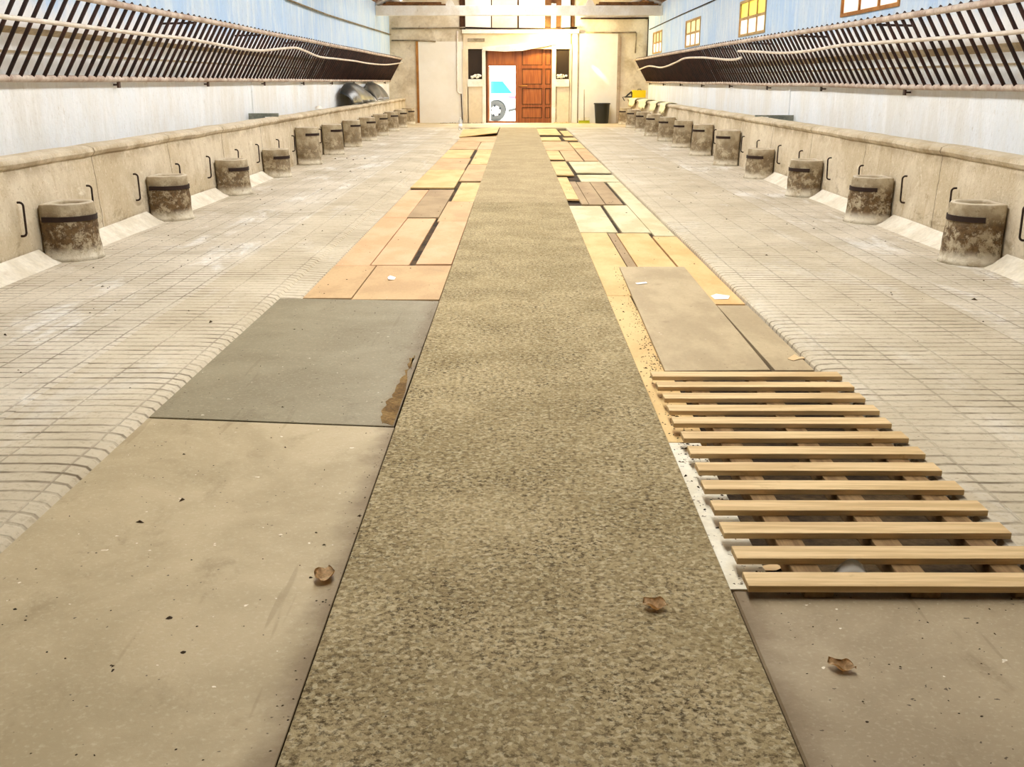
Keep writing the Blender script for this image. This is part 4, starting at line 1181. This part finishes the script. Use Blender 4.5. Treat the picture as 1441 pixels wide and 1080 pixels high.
MB().lathe([(.001, 0), (.055, 0), (.06, .02), (.06, hh * .7), (.05, hh * .78), (.022, hh * .9), (.022, hh * .95), (.001, hh * .95)], seg=18).build('body', M['bottle'], bt)
MB().lathe([(.0615, hh * .12), (.0625, hh * .12), (.0625, hh * .5), (.0615, hh * .5)], seg=18).build('label_band', M['label'], bt)
MB().lathe([(.001, hh * .93), (.027, hh * .93), (.027, hh), (.001, hh)], seg=14).build('cap', M['label'], bt)
crumbs('leaf_litter', 'reddish leaf litter along the wall right of the gate', 170, lambda: (ru(pY(779, 174, YW - .2).x, pY(801, 174, YW - .2).x), YW - .17 - abs(random.gauss(0, .12)), -.0025), .03, 'leaf')
crumbs('leaf_litter', 'dark dirt along the foot of the wall left of the gate', 160, lambda: (ru(pY(620, 174, YW - .2).x, pY(681, 174, YW - .2).x), YW - .17 - abs(random.gauss(0, .10)), -.0025), .022, 'crumb')

# ------------------------------------------------------------------ things on the low walls
def drape(ya_, yb_, s, zlow, mat, label, seed, name='cloth', group=None, cat='cloth'):
    """cloth laid over the rounded top of a low wall"""
    prof = [(4.42, .70), (4.40, .86), (4.35, .918), (4.26, .932), (4.15, .928), (4.075, .90), (4.055, .85), (4.075, .80)]
    zz = .80
    while zz > zlow:
        zz -= .05; prof.append((4.06 - (.80 - zz) * .02, zz))
    n = 26; mb = MB(); rows = []
    for i in range(n + 1):
        u = i / n; row = []
        for j, (x, z) in enumerate(prof):
            f = min(1, max(0, (j - 4) / 5))
            w = (math.sin(u * 19 + seed) * .5 + math.sin(u * 31 + seed * 2) * .5) * .022 * f
            y = ya_ + (yb_ - ya_) * (u + (.5 - u) * .16 * f * (1 if j > 7 else .5)) 
            zj = z + (noise.noise(Vector((u * 3, seed, 0))) * .12 * max(0, (j - 8)) / max(1, len(prof) - 8))
            row.append(mb.bm.verts.new(((x - .012 - abs(w) - .02 * f) * s, y, zj)))
        rows.append(row)
    for i in range(n):
        for j in range(len(prof) - 1): mb.bm.faces.new([rows[i][j], rows[i + 1][j], rows[i + 1][j + 1], rows[i][j + 1]]).smooth = True
    bmesh.ops.recalc_face_normals(mb.bm, faces=mb.bm.faces)
    bmesh.ops.solidify(mb.bm, geom=list(mb.bm.faces), thickness=.004)
    return tag(mb.build(name, M[mat]), label, cat, group)
for k, (za, zb2, zl) in enumerate([(29.0, 30.1, .68), (30.9, 32.3, .67), (33.4, 35.4, .66), (36.4, 38.3, .65)]):
    drape(ydep(za, .8), ydep(zb2, .8), 1, zl, 'cloth', 'pale yellowish cloth over the right low wall, ' + ['nearest of the four', 'second of the four', 'third of the four', 'farthest of the four, beside the yellow crate'][k], k * 1.7, group='cloths over the right low wall')
# yellow crate on the far end of the right wall
yc_ = ydep(37.6, .9)
pa, pb = pY(890, 140, yc_), pY(909, 127, yc_)
cr = empty('crate', ((pa.x + pb.x) / 2, yc_ + .16, .932), 'bright yellow crate on the far end of the right low wall', 'crate')
wd = pb.x - pa.x; hc = pb.z - .932
MB().box(-wd / 2, wd / 2, -.16, .16, 0, hc, .012).build('body', M['yellow_pl'], cr)
MB().tube([(-.06, -.17, hc - .005), (-.05, -.17, hc + .035), (.05, -.17, hc + .035), (.06, -.17, hc - .005)], .010, 6).build('handle', M['black_plastic'], cr)
mb = MB(); mb.tube([pY(x, y, yc_ + .1) for x, y in [(889, 129), (883, 134), (880, 136.5), (889, 136.5), (889, 130)]], .03, 6); mb.tube([pY(x, y, yc_ + .1) for x, y in [(881, 136), (876, 137), (879, 142)]], .018, 6)
tag(mb.build('hose_loop', M['black_plastic']), 'black hose loop on the wall left of the yellow crate', 'hose')
# plastic sheeting on the far left wall
def sheet_heap(ya_, yb_, zt1, mat, label, seed, lean=.0):
    mb = MB(); n, m = 30, 12; rows = []
    for i in range(n + 1):
        u = i / n; env = min(1, math.sin(PI * min(max(u * .97 + .015, 0), 1)) ** .22)
        row = []
        for j in range(m + 1):
            v = j / m
            x = 4.16 + .48 * v ** 1.3 + .06 * math.sin(u * 17 + seed) * (1 - v)
            z = .90 + (zt1 - .90) * env * math.sin(v * PI / 2) ** .8
            y = ya_ + (yb_ - ya_) * u + lean * v
            nn = noise.noise(Vector((u * 6 + seed, v * 2, seed))) * .05
            row.append(mb.bm.verts.new((-(min(x + nn, 4.57)), y, min(max(z + nn * .5 * v, .935), 1.455))))
        rows.append(row)
    for i in range(n):
        for j in range(m): mb.bm.faces.new([rows[i][j], rows[i + 1][j], rows[i + 1][j + 1], rows[i][j + 1]]).smooth = True
    bmesh.ops.recalc_face_normals(mb.bm, faces=mb.bm.faces)
    bmesh.ops.solidify(mb.bm, geom=list(mb.bm.faces), thickness=.006)
    return tag(mb.build('plastic_sheet', M[mat]), label, 'plastic sheet', 'plastic sheets on the left low wall')
sheet_heap(ydep(27.6, 1), ydep(31.2, 1), 1.47, 'tarp', 'crumpled black plastic sheet heaped on the left low wall', 1.3)
sheet_heap(ydep(31.5, 1), ydep(35.0, 1), 1.46, 'grey_sheet', 'folded grey plastic sheet beyond the black one on the left low wall', 4.1, lean=.35)
p = pX(449, 153.5, -4.25)
mb = MB(); bmesh.ops.create_icosphere(mb.bm, subdivisions=3, radius=.12, matrix=Matrix.Translation((-4.26, p.y, .9)) @ Matrix.Diagonal((.6, 1.4, .75, 1)))
for v in mb.bm.verts: v.co += noise.noise_vector(v.co * 9) * .015
for v in mb.bm.verts: v.co.z = max(v.co.z, .922)
tag(mb.build('rag', M['white_paint'], smooth=True), 'small white rag on top of the left low wall', 'rag')

# ------------------------------------------------------------------ outside: yard and parked car
tag(MB().box(-30, 30, YW + .45, YW + 60, -.3, -.02).build('yard', M['outside']), 'bright pale yard outside the open wicket', 'yard', kind='structure')
YC = YW + 2.2
hub = pY(697.5, 156, YC)
gz = -.02
R_ = .40
car = empty('car', (hub.x, YC, gz), 'pale blue car parked outside the open wicket', 'car')
hz = R_
def sideprism(pts, y0, y1):
    n = len(pts); mb = MB()
    vs = [(x, y0, z) for x, z in pts] + [(x, y1, z) for x, z in pts]
    mb.poly(vs, [tuple(range(n)), tuple(reversed(range(n, 2 * n)))] + [(i, i + n, (i + 1) % n + n, (i + 1) % n) for i in range(n)])
    bmesh.ops.recalc_face_normals(mb.bm, faces=mb.bm.faces); return mb
arch = lambda cx: [(cx + .47 * math.cos(a * PI / 10), hz + .47 * math.sin(a * PI / 10)) for a in range(0, 11)]
body = [(.80, .36), (.86, .62), (.84, .95), (.72, 1.04), (.34, 1.56), (-1.35, 1.60), (-2.15, 1.10), (-3.2, .95), (-3.42, .7), (-3.4, .32), (-2.65 - .47 + .0, .30)]
pts = body[:-1] + [(-3.13, .32)] + [(x, z) for x, z in reversed(arch(-2.66))] + [(-2.18, .30), (-.48, .30)] + list(reversed(arch(0))) + [(.48, .34)]
sideprism(pts, 0, 1.7).build('body', M['car'], car)
sideprism([(.28, 1.50), (.64, 1.06), (-.55, 1.05), (-.55, 1.52)], -.008, .01).build('window', M['carglass'], car)
sideprism([(-.62, 1.52), (-.62, 1.05), (-2.0, 1.08), (-1.35, 1.53)], -.008, .01).build('window', M['carglass'], car)
sideprism([(.45, .96), (.82, .94), (.82, .86), (.55, .86)], -.01, .05).build('tail_light', M['red_light'], car)
sideprism([(.50, .44), (.85, .52), (.85, .44), (.50, .36)], -.012, .05).build('bumper_strip', M['tyre'], car)
for cx in (0, -2.66):
    for yy in (.0, 1.5):
        w = MB().lathe([(.26, 0), (R_ - .03, -.01), (R_, .04), (R_, .18), (.26, .2)], seg=32, axis='y', off=(cx, yy, hz)).build('tyre', M['tyre'], car)
        r = MB().lathe([(.02, .0), (.10, -.005), (.28, .005), (.30, .01), (.30, .12), (.02, .12)], seg=32, axis='y', off=(cx, yy, hz)).build('rim', M['rim'], w)
        for k in range(5):
            a = 2 * PI * k / 5 + .5
            MB().lathe([(.001, 0), (.045, 0), (.045, .02), (.001, .02)], seg=10, axis='y', off=(cx + .19 * math.cos(a), yy - .008, hz + .19 * math.sin(a))).build('rim_hole', M['holes'], w)

# ------------------------------------------------------------------ light
SKY_L = 9.6
wd_ = bpy.data.worlds.new('sky'); sc.world = wd_; wd_.use_nodes = True
bg = wd_.node_tree.nodes['Background']; bg.inputs[0].default_value = (1.0, .985, .95, 1); bg.inputs[1].default_value = SKY_L
def area(name, loc, rot, sx, sy, power, col, spread=PI):
    l = bpy.data.lights.new(name, 'AREA'); l.shape = 'RECTANGLE'; l.size = sx; l.size_y = sy; l.energy = power; l.color = col; l.spread = spread
    o = link(bpy.data.objects.new(name, l)); o.location = loc; o.rotation_euler = rot; return o
def portal(name, loc, rot, sx, sy):
    l = bpy.data.lights.new(name, 'AREA'); l.shape = 'RECTANGLE'; l.size = sx; l.size_y = sy
    l.cycles.is_portal = True
    o = link(bpy.data.objects.new(name, l)); o.location = loc; o.rotation_euler = rot
portal('added_opening_portal', (0, (SKY0 + YW) / 2, RIDGE - .01), (0, 0, 0), 1.6, YW - SKY0)
for (a, b) in WIN_Y:
    portal('window_portal', (4.85 + .1, (a + b) / 2, 2.76), (0, PI / 2, 0), .7, b - a)
portal('wicket_portal', ((wx0 + wx1) / 2, YW + .2, 1.0), (-PI / 2, 0, 0), wx1 - wx0, 2.0)
# warm lamp above the gate
pl_ = bpy.data.lights.new('tube_lamp_light', 'POINT'); pl_.energy = 270; pl_.color = (1, .78, .30); pl_.shadow_soft_size = .15
o = link(bpy.data.objects.new('tube_lamp_light', pl_)); o.location = (1.35, YW - .65, 3.25)
sp = bpy.data.lights.new('added_patch_spot', 'SPOT'); sp.energy = 420; sp.color = (1, .95, .75); sp.spot_size = .13; sp.spot_blend = 1.0  # added spot without a fixture, makes the bright patch on the end wall
o = link(bpy.data.objects.new('added_patch_spot', sp)); o.location = (1.7, YW - .5, 3.1)
tgt = pY(848, 108, YW); o.rotation_euler = (tgt - Vector(o.location)).to_track_quat('-Z', 'Y').to_euler()

sc.view_settings.view_transform = 'Standard'
sc.view_settings.look = 'None'
sc.view_settings.gamma = 1
sc.view_settings.exposure = 0.4
sc.view_settings.use_curve_mapping = False
sc.cycles.use_denoising = True
sc.cycles.max_bounces = 8
sc.cycles.diffuse_bounces = 5
